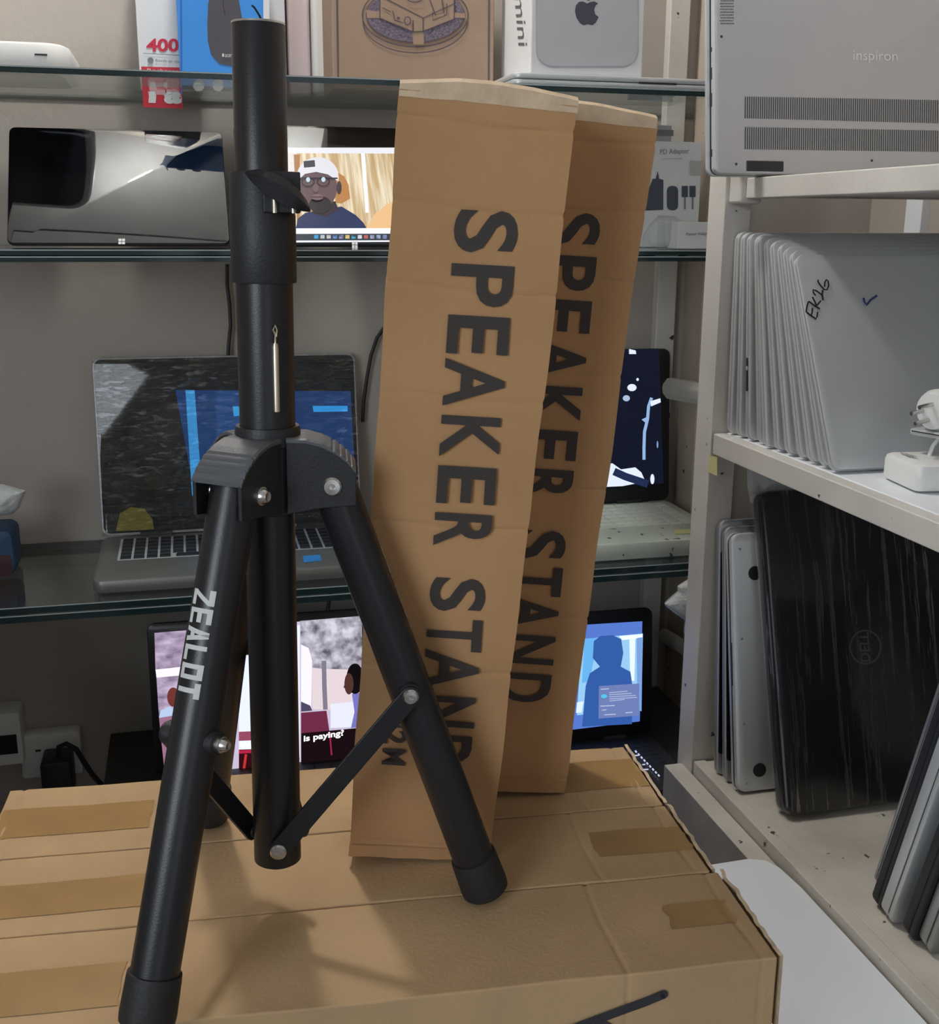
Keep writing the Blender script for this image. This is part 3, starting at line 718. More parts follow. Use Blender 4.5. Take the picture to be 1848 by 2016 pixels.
# lower shelf: dark display lids, silver base, wrapped laptop
zb = -.238
def lean_for(Y0, z0, ptop, X): p = onx(*ptop, X); return math.degrees(math.atan2(p.y-Y0, p.z-z0)), p
W = .24
for i, mm in enumerate((0, 0, 1)):
    bl = Vector(((.653, .6545, .656)[i], (1.265, 1.243, 1.211)[i], 0))
    hh = (.343, .338, .335)[i]; ln = (6.3, 8, 11)[i]
    M = lean_frame((bl.x, bl.y, zb+.0003+(.009 if mm == 0 else .014)*math.sin(R(ln))), ln)
    if mm == 0:
        t = thing('display_lid', ('loose silver display lid with black glass beside the rack post', 'loose silver display lid with black glass behind the bare silver base')[i], 'screen', M)
        g = G(); g.rslab(0, W, 0, hh, .0008, .009, .012, .002); build(g, 'shell', SILVD, t)
        g = G(); g.rslab(.0025, W-.004, .03, hh-.04, -.0004, .001, .004, .0002); build(g, 'glass', SCRB, t)
    else:
        t = slab_laptop('silver_laptop', 'silver laptop showing its underside with round black feet', M, W, hh, .014, .014, SILV, split=.75, bev=.004)
        for x, z in ((.032, .028), (.032, hh-.052), (W-.032, .028), (W-.032, hh-.052)):
            g = G(); g.cyl((x, .001, z), (x, -.0012, z), .0095, .0088, n=24); build(g, 'rubber_foot', RUB, t)
        for x, z in ((.014, .012), (.012, .09), (.012, .2), (.012, hh-.02)):
            g = G(); g.cyl((x, .001, z), (x, -.0003, z), .0016, n=10); build(g, 'screw', SILVD, t)
        g = G(); g.box(-.0004, .001, .004, .0075, .14, .195); build(g, 'slot', SEAM, t)
DM = lean_frame((.683, 1.135, zb+.0088), 17.3)
WRAP = mat('wrapped_black', (.006, .0065, .009), .3, spec=.3)
dl = slab_laptop('black_laptop', 'black laptop wrapped in clear stretch film, round logo on its lid', DM, .27, .40, .028, .014, WRAP, BLKP, split=.5, bev=.005)
FILM = film_mat('stretch_film', .004, bump=.7, scale=36, stretch=(2.8, 1, .13), rough=.1, ridge=(.55, .64), ior=1.6)
g = G(); g.rslab(-.0012, .2712, -.0012, .4012, -.0014, .0292, .0145, .0055); build(g, 'stretch_film', FILM, dl)
DO = DM @ Vector((0, -.0005, 0)); DN = DM.to_3x3() @ Vector((0, -1, 0)); pc = Pic(DO, DN)
lg_ = mat('logo_grey', (.1, .1, .1), .3, .6)
pc.line([(1703+30*math.cos(R(a)), 1274+33*math.sin(R(a))) for a in range(0, 361, 12)], 3, lg_)
pc.text('DELL', (1713, 1303), (1709, 1244), (1694, 1303), lg_, .02); pc.done('logo', dl, 'round grey logo ring with letters inside')
# group leaning towards the viewer
GL = [((1722, 1747), SILVD, .008, 'thin grey laptop first in the forward leaning group'), ((1727, 1797), BLKP, .017, 'thick black laptop in the forward leaning group'),
      ((1749, 1823), SILV, .021, 'light silver laptop in the forward leaning group'), ((1790, 1858), BLKP, .019, 'black laptop between two silver ones in the forward leaning group'), ((1819, 1877), SILVD, .02, 'grey laptop last in the forward leaning group')]
b_ = onz(1727, 1797, zb); p_ = onx(1848, 1446, b_.x); LN = math.degrees(math.atan2(p_.y-b_.y, p_.z-zb))
yprev = None
for i, (bp, mm, T_, lab) in enumerate(GL):
    p = onz(bp[0], bp[1], zb); c = math.cos(R(LN))
    yn = p.y if yprev is None else min(p.y, yprev-T_/c-.0012)
    M = lean_frame((p.x, yn, zb+.0005), LN); yprev = yn
    slab_laptop('leaning_laptop', lab, M, .24, .34, T_, .012, mm, None, group='laptops leaning forward on the lowest rack shelf', split=.35)
# white laminate board lying beside the rack rail
g = G(); g.T = Matrix.Identity(4)
bd = thing('white_board', 'white laminate board lying between the boxes and the rack', 'board', Matrix.Translation((.5, .8, -.252)))
x1 = RX0-.0012
out = [(.41, .46), (x1, .46)]+[(x1-.0015*abs(noise.noise(Vector((yy*.9, 0, 0))))-.001*random.random(), .46+yy*.062) for yy in range(1, 10)]+[(x1-.004, 1.06), (x1-.012, 1.078), (x1-.03, 1.086), (.50, 1.082), (.41, 1.08)]
g.loft([[(x, y, -.2522) for x, y in out], [(x, y, -.2475) for x, y in out]]); build(g, 'panel', WHITEB, bd, world=True, bevel=.001)
g = G(); g.box(.42, .455, .5, 1.05, CT+.0002, -.2523); build(g, 'batten', PINKW, bd, world=True)

# ------------------------------------------------------------------ open laptops
def open_laptop(name, label, M, W, D, bt, LL, lean, mbase, mlid, mbez, key=None, kx=(.05, .95), ky=(.45, .93), cols=15, rows=6, bev=.012, group=None, lt=.007, keyh=.0012, deck=None):
    """local: x right 0..W, y 0 (front) .. D (hinge), z up; lid leans back from the hinge"""
    t = thing(name, label, 'laptop', M, group)
    g = G(); g.T = Matrix.Rotation(R(90), 4, 'X') ; g.rslab(0, W, -D, 0, -bt, 0, .014, min(.004, bt*.3)) ; g.T = None
    g.v = [Vector((v.x, -v.y if False else v.y, v.z)) for v in g.v]
    # Rotation by 90 about X sends (x,y,z) to (x,-z,y): z range -D..0 becomes y 0..D, y range -bt..0 becomes z -bt..0
    g.v = [Vector((v.x, v.y, v.z+bt)) for v in g.v]
    base = build(g, 'base', mbase, t)
    if key:
        g = G(); g.box(W*kx[0]-.002, W*kx[1]+.002, D*ky[0]-.002, D*ky[1]+.002, bt-.0004, bt+.0002); kb = build(g, 'keyboard', deck or mbase, t)
        cw = W*(kx[1]-kx[0])/cols; ch = D*(ky[1]-ky[0])/rows
        g = G(); s = .0015; g.loft([[(s, s, 0), (cw-s, s, 0), (cw-s, ch-s, 0), (s, ch-s, 0)], [(s*1.5, s*1.5, keyh), (cw-s*1.5, s*1.5, keyh), (cw-s*1.5, ch-s*1.5, keyh), (s*1.5, ch-s*1.5, keyh)]])
        k0 = build(g, 'key', key, kb); first = True
        for r_ in range(rows):
            c_ = 0
            while c_ < cols:
                wide = 1
                o = k0 if first else k0.copy()
                if not first: col.objects.link(o); o.parent = kb
                first = False
                if r_ == 0 and c_ == 4: wide = 4
                o.location = (W*kx[0]+c_*cw, D*ky[0]+r_*ch, bt+.0002); o.scale = (wide, 1, 1); c_ += wide
    LM = Matrix.Translation((0, D-.004, bt+.001)) @ Matrix.Rotation(R(-lean), 4, 'X')
    g = G(); g.T = LM; g.rslab(0, W, 0, LL, .0004, lt, .012, .0015); lid = build(g, 'lid', mlid, t)
    g = G(); g.T = LM; g.rslab(.0025, W-.0025, .004, LL-.0025, -.0004, .0008, .01, .0002); build(g, 'screen_bezel', mbez, lid)
    for hx in (.14, .74):
        g = G(); g.cyl((W*hx, D-.003, bt+.001), (W*(hx+.12), D-.003, bt+.001), .0042, n=14); build(g, 'hinge', SEAM, t)
    MW = M @ LM
    return t, MW @ Vector((0, -.0004, 0)), MW.to_3x3() @ Vector((0, -1, 0)), MW
# --- wrapped silver laptop on the lowest glass shelf
hpL = onz(188, 1140, .018); 
t, O, Nn, MW = open_laptop('silver_laptop_open', 'silver laptop with clear film over its screen on the lowest glass shelf', Matrix.Translation((-.135, 1.489, .0005)), .385, .225, .018, .262, 9,
        mat('grey_silver_deck', (.2, .2, .19), .42, .5), SILVP, SCRB, KEYD, (.075, .95), (.42, .9), 19, 6, deck=mat('bright_deck', (.62, .66, .7), .4, .3))
pc = Pic(O, Nn); K = .55  # blue glowing shapes stand in for a reflection on this screen
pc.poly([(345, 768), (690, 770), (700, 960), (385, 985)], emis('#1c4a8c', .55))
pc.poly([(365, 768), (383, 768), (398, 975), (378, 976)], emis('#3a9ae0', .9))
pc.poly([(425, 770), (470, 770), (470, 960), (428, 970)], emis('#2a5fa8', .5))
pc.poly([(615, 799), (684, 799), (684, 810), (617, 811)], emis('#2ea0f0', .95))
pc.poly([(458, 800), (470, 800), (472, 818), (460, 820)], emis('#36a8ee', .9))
pc.done('screen_glow', t)
FILM2 = film_mat('wrinkled_film', .03, c=(.8, .84, .9), bump=1.0, scale=62, stretch=(.6, 1, 2.2), rough=.12, ridge=(.42, .62), ior=1.75)
g = G(); nxx, nyy = 30, 40; vs = []
for i in range(nxx+1):
    for j in range(nyy+1):
        x = .385*i/nxx; z = .262*j/nyy
        vs.append(MW @ Vector((x, -.0022-.003*abs(noise.noise(Vector((x*30, z*75, 2)))), z)))
g.add(vs, [(i*(nyy+1)+j, (i+1)*(nyy+1)+j, (i+1)*(nyy+1)+j+1, i*(nyy+1)+j+1) for i in range(nxx) for j in range(nyy)])
build(g, 'clear_film', FILM2, t, world=True)
YS = mat('yellow_foam', (.3, .25, .03), .7, bump=.6, bscale=120)
pc = Pic(O, Nn); pc.k = 3; pc.poly([(228, 1046), (236, 1010), (258, 998), (285, 1002), (300, 1022), (303, 1042)], YS); pc.done('yellow_sticker', t, 'yellow sticker at the screen corner')
pc = Pic(t.matrix_world @ Vector((0, 0, .0182)), (0, 0, 1)); pc.poly([(596, 1095), (630, 1092), (633, 1104), (598, 1108)], BLUEC); pc.done('sticker', t, 'small blue sticker')
g = G(); g.box(.14, .26, .02, .085, .0176, .0184); build(g, 'touchpad', mat('touchpad_grey', (.15, .15, .15), .4), t)
# --- ivory keyboard laptop with cracked dark screen
rr = onz(1327, 987, .03)
t, O, Nn, MW = open_laptop('ivory_laptop_open', 'open laptop with ivory keyboard and broken dark screen', Matrix.Translation((rr.x-.36, 1.487, .0005)), .36, .235, .026, .25, 6,
        mat('ivory_plastic', (.5, .54, .47), .4, var=.1, vscale=20, spots=(70, .66, '#4a4a44')), BEZ, BEZ, KEYW, (.05, .95), (.36, .92), 15, 6, keyh=.0022, lt=.012)
pc = Pic(O, Nn)
pc.poly([(1050, 690), (1297, 686), (1306, 952), (1050, 966)], emis('#1b2136', .55))
W_ = emis('#e8f2ff', 1.0)
pc.poly([(1050, 935), (1205, 912), (1222, 924), (1250, 920), (1262, 930), (1270, 948), (1225, 957), (1050, 965)], W_)
pc.line([(1208, 928), (1230, 938), (1275, 953)], 15, emis('#26345a', .8))
pc.line([(1282, 783), (1276, 800), (1274, 825), (1268, 850), (1267, 880), (1267, 905)], 6, emis('#9fc0f0', .9)); pc.poly([(1279, 790), (1299, 784), (1300, 792), (1281, 800)], W_)
pc.poly([(1262, 826), (1274, 820), (1272, 834)], emis('#9fc0f0', .9)); pc.ell(1243, 763, 9, 7, W_); pc.ell(1232, 784, 7, 6, emis('#c0d8f8', .8)); pc.ell(1254, 747, 2.5, 3, W_)
pc.ell(1283, 943, 4, 10, W_); pc.ell(1293, 875, 1.6, 7, emis('#9fc0f0', .7)); pc.poly([(1237, 687), (1250, 690), (1251, 697), (1237, 697)], W_)
pc.done('screen_glow', t)
pc = Pic(t.matrix_world @ Vector((0, 0, .0264)), (0, 0, 1)); pc.poly([(1327, 1043), (1382, 1040), (1382, 1049), (1329, 1052)], YT); pc.done('sticker', t, 'yellowed sticker strip')
# --- film playing laptop behind the boxes
tl = ony(288, 1228, 1.6)
WT, LT = .385, .215
t, O, Nn, MW = open_laptop('black_laptop_open', 'black laptop playing a film with subtitles behind the boxes', Matrix.Translation((tl.x, 1.355, CT+.0005)), WT, .215, .016, .222, 9, BLKP, BEZ, BEZ, KEYD, (.05, .95), (.4, .92), 15, 6)
pc = Pic(O, Nn)
sky = emis('#f4f0ff', 1.1)
def Q(pts, m): pc.poly(pts, m)
Q([(304, 1246), (712, 1214), (712, 1500), (330, 1530)], emis('#cfc3dd', 1.0))
tree_m = emis_noise('film_tree', '#5d5a68', '#dedaea', 70, 1.0, lo=.3, hi=.68); tree2 = emis_noise('film_tree_pink', '#7b6a88', '#d0bcd8', 50, 1.0, stretch=(1, 1, 1.8), lo=.3, hi=.7)
Q([(304, 1246), (400, 1238), (400, 1310), (306, 1318)], tree2); Q([(306, 1318), (400, 1308), (400, 1325), (308, 1334)], sky); Q([(308, 1334), (400, 1325), (400, 1390), (313, 1412)], tree2)
Q([(313, 1412), (400, 1400), (400, 1530), (325, 1530)], emis('#a87a96', .9))
pc.ell(341, 1372, 12, 19, emis('#7a3a35', .9)); Q([(316, 1398), (335, 1390), (345, 1400), (342, 1408), (313, 1413)], emis('#bcd2f0', 1))
Q([(470, 1240), (590, 1230), (590, 1490), (470, 1500)], emis('#e4eaff', 1.15)); Q([(470, 1440), (520, 1438), (520, 1456), (470, 1458)], emis('#a0506a', .9))
Q([(470, 1475), (530, 1473), (530, 1520), (470, 1525)], emis('#3a0c18', .8)); Q([(470, 1476), (530, 1474), (530, 1480), (470, 1483)], emis('#c02848', .9))
pc.line([(484, 1484), (480, 1512)], 5, emis('#d03838', .9))
Q([(590, 1222), (712, 1212), (712, 1330), (680, 1322), (640, 1318), (612, 1312), (592, 1275)], tree_m)
Q([(592, 1268), (607, 1275), (614, 1300), (612, 1395), (592, 1398)], sky); Q([(614, 1315), (712, 1318), (712, 1400), (614, 1395)], emis('#e6d6dc', 1.05)); pc.line([(637, 1300), (638, 1350), (640, 1396)], 9, emis('#8b8496', .9))
Q([(592, 1380), (610, 1388), (614, 1398), (592, 1400)], emis('#5a5570', .8)); Q([(592, 1402), (642, 1398), (648, 1440), (592, 1445)], emis('#7d3350', .8))
Q([(650, 1385), (698, 1380), (698, 1430), (650, 1432)], emis('#eef0ff', 1)); Q([(692, 1365), (712, 1362), (712, 1430), (690, 1432), (697, 1400)], emis('#7f7fd0', .9))
pc.ell(698, 1335, 17, 30, emis('#160f14', .5)); pc.ell(686, 1345, 9, 21, emis('#5c3a35', .8)); Q([(678, 1345), (675, 1352), (680, 1355)], emis('#5c3a35', .8))
Q([(592, 1442), (700, 1432), (712, 1430), (712, 1505), (592, 1510)], emis('#221018', .6)); pc.line([(648, 1440), (652, 1485)], 3, emis('#b02848', .9))
pc.text('is paying?', (597, 1462), (676, 1450), (597, 1446), emis('#ffffff', 1.2), .03); pc.text('Wai', (473, 1474), (502, 1472), (473, 1458), emis('#ffffff', 1.2), .03)
pc.done('screen_glow', t)
# --- blue lit laptop
t, O, Nn, MW = open_laptop('blue_lit_laptop_open', 'black laptop with a glowing blue screen and dialog box', Matrix.Translation((ony(1283, 1330, 1.545).x-.31, 1.3635, CT+.0005)), .31, .174, .017, .203, 6, mat('dark_grey_deck', (.03, .03, .035), .4), BEZ, BEZ, KEYD, (.05, .95), (.42, .9), 15, 6)
KL = emis('#cfd8f4', .9)
pc = Pic(O, Nn)
Q([(1050, 1236), (1264, 1223), (1259, 1420), (1050, 1446)], emis('#5a80d8', .95)); Q([(1145, 1258), (1265, 1247), (1262, 1395), (1135, 1408)], emis('#9cd0f8', 1.0))
Q([(1150, 1258), (1174, 1255), (1168, 1300), (1160, 1340), (1145, 1345)], emis('#6ab8f4', 1)); Q([(1218, 1252), (1264, 1248), (1264, 1256), (1224, 1260)], emis('#eef8ff', 1.1)); Q([(1238, 1258), (1250, 1256), (1248, 1340), (1240, 1340)], emis('#e4f2ff', 1.1))
Q([(1252, 1256), (1264, 1254), (1262, 1400), (1254, 1396)], emis('#82a8e8', .95))
sil = emis('#3a66b8', .85)
Q([(1168, 1262), (1180, 1252), (1205, 1250), (1222, 1258), (1226, 1285), (1221, 1312), (1240, 1322), (1244, 1350), (1243, 1425), (1145, 1430), (1152, 1350), (1160, 1325), (1180, 1312), (1166, 1295)], sil)
Q([(1135, 1382), (1148, 1380), (1144, 1402), (1133, 1403)], emis('#d8ecff', 1.1))
Q([(1178, 1350), (1257, 1345), (1257, 1408), (1177, 1414)], emis('#7a8cc8', .85)); pc.ell(1188, 1370, 6, 4, emis('#58c8f0', 1))
for k in range(5): pc.line([(1198, 1363+k*4), (1198+(36, 44, 52, 54, 30)[k], 1360+k*4)], 1.4, emis('#c4cdea', .9))
for (x0, y0, l) in ((1181, 1356, 16), (1180, 1389, 28), (1183, 1397, 9), (1188, 1406, 22), (1229, 1402, 14)): pc.line([(x0, y0), (x0+l, y0-1.2)], 1.6, KL)
pc.done('screen_glow', t)
dO = t.matrix_world @ Vector((0, 0, .0186))
pc = Pic(dO, (0, 0, 1))
for k in range(9): pc.line([(1250+k*5.6, 1478+k*6.1), (1253+k*5.6, 1482+k*6.1)], 3.2, KL)
for (x0, y0, l) in ((1247, 1490, 9), (1264, 1508, 6), (1264, 1518, 12)): pc.line([(x0, y0), (x0+l, y0-.5)], 2.4, KL)
pc.done('key_backlight', t, 'glow of the lit keys')

# ------------------------------------------------------------------ tablets on the middle glass shelf
def tablet(label, x0, W, yb, lean, Hh=.2):
    M = lean_frame((x0, yb, .4403+.006*math.sin(R(lean))), lean); t = thing('tablet', label, 'tablet', M)
    g = G(); g.rslab(0, W, 0, Hh, .0008, .006, .009, .0012); build(g, 'case', BLKP, t)
    g = G(); g.rslab(.0008, W-.0008, .0008, Hh-.0008, -.0004, .001, .008, .0002); build(g, 'glass', TABG, t)
    g = G(); g.T = Matrix.Translation((0, .006, Hh*.62)) @ Matrix.Rotation(R(lean+38), 4, 'X'); g.box(.02, W-.02, 0, .001, -Hh*.55, 0); 
    ks = build(g, 'kickstand', BLKP, t)
    return t, M @ Vector((0, -.0004, 0)), M.to_3x3() @ Vector((0, -1, 0))
p = onz(14, 486, .4403)
yT = 1.575; xl = ony(14, 486, yT).x; xr = ony(453, 486, yT).x
t, O, Nn = tablet('black tablet with a switched off mirror like screen', xl, xr-xl, yT, 38, .188)
pc = Pic(O, Nn); lg2 = mat('logo_white', (.6, .6, .6), .5)
for dx in (0, 7):
    for dy in (0, 6): pc.poly([(233+dx, 470+dy), (239+dx, 470+dy), (239+dx, 475+dy), (233+dx, 475+dy)], lg2, up=False)
pc.done('logo', t)
x2 = ony(478, 500, yT-.03).x; x3 = ony(915, 500, yT-.03).x
t, O, Nn = tablet('black tablet showing a man in a white cap', x2, x3-x2, yT-.03, 38, .2)
pc = Pic(O, Nn)
E_ = emis
Q([(505, 291), (880, 291), (880, 476), (508, 478)], E_('#f2f4fa', 1.0))
wood = emis_noise('screen_wood', '#c8a878', '#f0e2c4', 30, 1.0, stretch=(6, 6, .3))
Q([(566, 302), (779, 303), (779, 452), (582, 452)], wood)
Q([(566, 302), (584, 302), (584, 420), (572, 425)], E_('#f0e6e2', 1)); Q([(578, 305), (590, 305), (590, 440), (584, 440)], E_('#b98452', .9))
Q([(660, 338), (677, 348), (686, 365), (689, 392), (672, 402), (660, 400)], E_('#c08548', .95)); Q([(710, 303), (718, 303), (726, 420), (719, 420)], E_('#fbfbff', 1.05))
Q([(720, 452), (735, 425), (760, 404), (779, 395), (779, 452)], E_('#f3c48c', 1))
Q([(582, 452), (586, 432), (600, 421), (640, 412), (672, 408), (700, 425), (715, 440), (722, 452)], E_('#2a3a6c', .7))
Q([(612, 400), (660, 398), (666, 415), (640, 428), (616, 422)], E_('#3c2c34', .7)); pc.ell(625, 372, 38, 44, E_('#6f575c', .8)); pc.ell(630, 405, 22, 17, E_('#33262e', .6))
pc.ell(586, 372, 6, 12, E_('#5a464c', .7)); pc.ell(667, 372, 5, 13, E_('#4a383e', .7))
cap = [(584, 360)]+[(625-41*math.cos(R(a)), 350-38*math.sin(R(a))) for a in range(0, 181, 12)]+[(666, 360), (645, 346), (622, 341), (600, 345)]
Q(cap, E_('#e8e6ee', 1)); Q([(597, 320), (619, 318), (620, 331), (598, 333)], E_('#4a4852', .7))
pc.line([(588, 354), (664, 354)], 3, E_('#2c2630', .6)); 
for cx_ in (606, 636): pc.line([(cx_+12*math.cos(R(a)), 361+9*math.sin(R(a))) for a in range(0, 361, 24)], 2, E_('#2c2630', .6)); pc.ell(cx_, 357, 4, 5, E_('#c4dde8', 1))
pc.ell(621, 374, 6, 8, E_('#7d6468', .8)); pc.ell(624, 392, 12, 6, E_('#8a6c6e', .8)); pc.line([(612, 392), (636, 392)], 1.5, E_('#3c2c34', .6))
Q([(505, 454), (880, 453), (880, 465), (505, 465)], E_('#fafcff', 1.05)); Q([(505, 465), (880, 464), (880, 477), (508, 478)], E_('#3c4654', .7))
for k, c_ in enumerate(('#3cb4f0', '#c8d0dc', '#e6e6ea', '#6f9ce0', '#b8b8ea', '#f0d488', '#4ab8e0', '#f0f0f4', '#c86a60', '#b4b8d4', '#a8b4d8', '#a0b0e0')):
    x = 618+k*12.2; pc.poly([(x, 467), (x+8, 467), (x+8, 474), (x, 474)], E_(c_, .95), up=False)
pc.k += 1
for dx in (0, 6):
    for dy in (0, 7): pc.poly([(692+dx, 480+dy), (697+dx, 480+dy), (697+dx, 486+dy), (692+dx, 486+dy)], lg2, up=False)
pc.done('screen_glow', t)

# ------------------------------------------------------------------ boxes on the right of the middle shelf
def wbox(name, label, cat, x0, x1, y0, y1, z0, z1, m, bevel=.001, group=None):
    M = Matrix.Translation(((x0+x1)/2, (y0+y1)/2, z0)); t = thing(name, label, cat, M, group)
    g = G(); g.box(x0, x1, y0, y1, z0, z1); build(g, 'carton', m, t, world=True, bevel=bevel); return t
a = ony(1383, 280, 1.62); b = ony(1383, 485, 1.62)
t = wbox('adapter_box', 'white PD adapter box standing on the middle glass shelf', 'box', a.x-.135, a.x, 1.62, 1.655, .4403, a.z, WHITEC)
pc = Pic((0, 1.6198, 0), (0, -1, 0)); gi = mat('grey_print', (.2, .2, .21), .6); dk = mat('slate_print', (.07, .08, .11), .5)
pc.text('PD Adapter', (1299, 307), (1356, 305), (1299, 294), gi); pc.line([(1302, 313), (1343, 312)], 2, mat('pale_print', (.5, .5, .5), .6)); 
Q([(1260, 415), (1284, 352), (1290, 352), (1294, 336), (1297, 352), (1305, 354), (1305, 413)], dk)
for (x0, x1, y0, y1, r) in ((1312, 1334, 366, 414, 9),): 
    pc.poly([(x0+r+(x1-x0-2*r)*(c > 0)+r*math.cos(R(a_)), y0+r+(y1-y0-2*r)*(s_ > 0)+r*math.sin(R(a_))) for c, s_, a0_ in ((1, 1, 0), (0, 1, 90), (0, 0, 180), (1, 0, 270)) for a_ in range(a0_, a0_+91, 30)], dk)
for x in (1347, 1362): Q([(x-6, 366), (x+6, 366), (x+6, 388), (x-6, 388)], dk); pc.line([(x, 388), (x, 412)], 3, gi)
Q([(1357, 316), (1380, 317), (1380, 345), (1357, 344)], mat('pale_patch', (.45, .46, .44), .6))
pc.done('printed_front', t, 'grey print reading PD Adapter over pictures of plugs')
BAG = film_mat('milky_plastic', .4, c=(.85, .87, .9), bump=.5, scale=40, rough=.3)
def sheet_bag(label, left, right, Y, bulge, seed, m, cat='plastic bag', name='plastic_bag', fold=.006):
    """crumpled thin bag: two wrinkled layers between the left and right outlines"""
    L_ = [ony(x, y, Y) for x, y in left]; R_ = [ony(x, y, Y) for x, y in right]
    def along(P, t):
        q = t*(len(P)-1); k = min(int(q), len(P)-2); return P[k].lerp(P[k+1], q-k)
    nu, nv = 26, 30; vs = []; fs = []
    for side in (-1, 1):
        for j in range(nv+1):
            for i in range(nu+1):
                u, v = i/nu, j/nv; p = along(L_, v).lerp(along(R_, v), u)
                env = (math.sin(math.pi*u)*math.sin(math.pi*v))**.5
                q = Vector((p.x*32+seed, side*3, p.z*32)); w_ = noise.noise(q)+.5*(1-abs(noise.noise(q*2.3)))*1.2-.5+.25*noise.noise(q*5)
                pl_ = math.sin((p.x*.8+p.z*.5)*230+3*noise.noise(q*.7))
                vs.append(p+Vector((0, side*env*bulge+env*fold*(w_+.35*pl_), 0)))
    n1 = (nu+1)*(nv+1)
    for j in range(nv):
        for i in range(nu):
            a = j*(nu+1)+i; f_ = (a, a+1, a+nu+2, a+nu+1); fs.append(f_); fs.append(tuple(reversed([k+n1 for k in f_])))
    g = G(); g.add(vs, fs); o = build(g, name, m, smooth=50); return tag(o, label, cat)
WBAG = film_mat('thin_white_plastic', .72, c=(.66, .69, .7), bump=.5, scale=70, rough=.3, ior=1.4)
CBAG = film_mat('clear_plastic', .22, c=(.7, .74, .78), bump=.7, scale=60, rough=.2, ior=1.5)
p = ony(1398, 455, 1.53)
t = wbox('power_adapter_box', 'small white power adapter box lying on the middle glass shelf', 'box', ony(1335, 455, 1.5).x, ony(1335, 455, 1.5).x+.085, 1.5, 1.575, .4403, ony(1380, 437, 1.5).z, WHITEC)
pc = Pic((0, 1.4998, 0), (0, -1, 0)); pc.text('Power Adapter', (1350, 466), (1400, 464), (1350, 458), gi); pc.done('printed_text', t)
sheet_bag('crumpled clear plastic bag beside the small white adapter box', [(1296, 424), (1280, 440), (1268, 460), (1260, 488)], [(1332, 426), (1340, 437), (1338, 460), (1338, 488)], 1.535, .012, 4, CBAG)
q = ony(1297, 275, 1.69)
t = wbox('hanging_pack', 'grey blister pack behind the white PD adapter box', 'packet', q.x-.05, q.x+.02, 1.69, 1.70, .4403, ony(1297, 246, 1.69).z, mat('grey_pack', (.4, .41, .42), .4))
g = G(); q0 = ony(1290, 255, 1.6895); q1 = ony(1325, 268, 1.6895); g.box(q0.x, q1.x, 1.689, 1.6905, q1.z, q0.z); build(g, 'label_patch', gi, t, world=True)

# ------------------------------------------------------------------ top glass shelf
ZT = .6432
# white rounded device at the left
a = ony(138, 110, 1.53)
dv = thing('white_media_box', 'white rounded computer box with a disc slot on the top glass shelf', 'computer', Matrix.Translation((a.x, 1.53, ZT)))
hD = ony(60, 84, 1.53).z-ZT+.008
g = G(); g.T = Matrix.Rotation(R(90), 4, 'X'); g.rslab(-.2, 0, -.19, 0, -hD, -.006, .035, .01); g.v = [Vector((v.x, v.y, -v.z if False else v.z+hD)) for v in g.v]
g.v = [Vector((v.x, v.y, v.z)) for v in g.v]; build(g, 'shell', WHITEP, dv)
g = G(); g.T = Matrix.Rotation(R(90), 4, 'X'); g.rslab(-.19, -.01, -.18, -.01, 0, .006, .03, .002); build(g, 'base_pad', BLKP, dv)
g = G(); q0 = ony(68, 107, 1.5295); g.box(q0.x, q0.x+.014, 1.5294, 1.533, q0.z-.001, q0.z+.001); build(g, 'slot', SEAM, dv, world=True)
# red and white package
Yb = 1.69
x0 = ony(275, 150, Yb).x; x1 = ony(400, 150, Yb).x
t = wbox('camera_pack', 'white and red package printed 400 beside the blue box', 'box', x0, x1, Yb, Yb+.05, ZT, .85, WHITEC)
pc = Pic((0, Yb-.0002, 0), (0, -1, 0)); rd = mat('red_print', hexc('#cc2a44'), .5)
Q([(278, 131), (358, 133), (360, 214), (282, 211)], REDC); pc.text('400', (288, 102), (352, 102), (288, 76), rd, .03); pc.text('Fa', (292, 203), (357, 205), (296, 162), WHITEC, .05)
pc.text('Rechargeable', (290, 144), (380, 147), (290, 135), WHITEC); pc.line([(282, 105), (354, 109)], 1.2, gi); pc.text('Ronde de vitesse', (306, 122), (365, 125), (306, 116), gi); pc.ell(296, 119, 6, 6, gi)
pc.done('printed_front', t)
# blue mouse box
Yb = 1.62; x0 = ony(352, 100, Yb).x; x1 = ony(527, 100, Yb).x
t = wbox('blue_mouse_box', 'bright blue box with a picture of a dark computer mouse', 'box', x0, x1, Yb, Yb+.045, ZT, .86, BLUEC)
pc = Pic((0, Yb-.0002, 0), (0, -1, 0)); ms = mat('mouse_print', (.075, .07, .085), .5)
r = [(408, 45), (410, 5), (420, -25), (440, -40), (455, -30), (470, 0), (478, 45), (480, 95), (474, 118), (455, 130), (432, 126), (416, 108), (409, 80)]
Q(r, ms); pc.line([(441, -10), (439, 10), (443, 30)], 2, INK); pc.line([(356, -40), (357, 185)], 3, mat('blue_dark', hexc('#2f66b8'), .4)); 
for x in (391, 429): pc.ell(x, 168, 11, 12, mat('cream_print', (.6, .62, .55), .5)); pc.line([(x-9, 168), (x+9, 168)], 3, BLUEC)
pc.poly([(437, 106), (441, 106), (441, 112), (437, 112)], WHITEC); pc.text('acer', (443, 113), (456, 113), (443, 107), WHITEC)
Q([(518, -60), (530, -60), (530, 190), (518, 190)], WHITEC)
pc.done('printed_front', t)
Yb = 1.70; x0 = ony(531, 100, Yb).x; x1 = ony(563, 100, Yb).x
t = wbox('slim_white_box', 'slim white box with red foot behind the tripod tube', 'box', x0, x1, Yb, Yb+.05, ZT, .85, WHITEC)
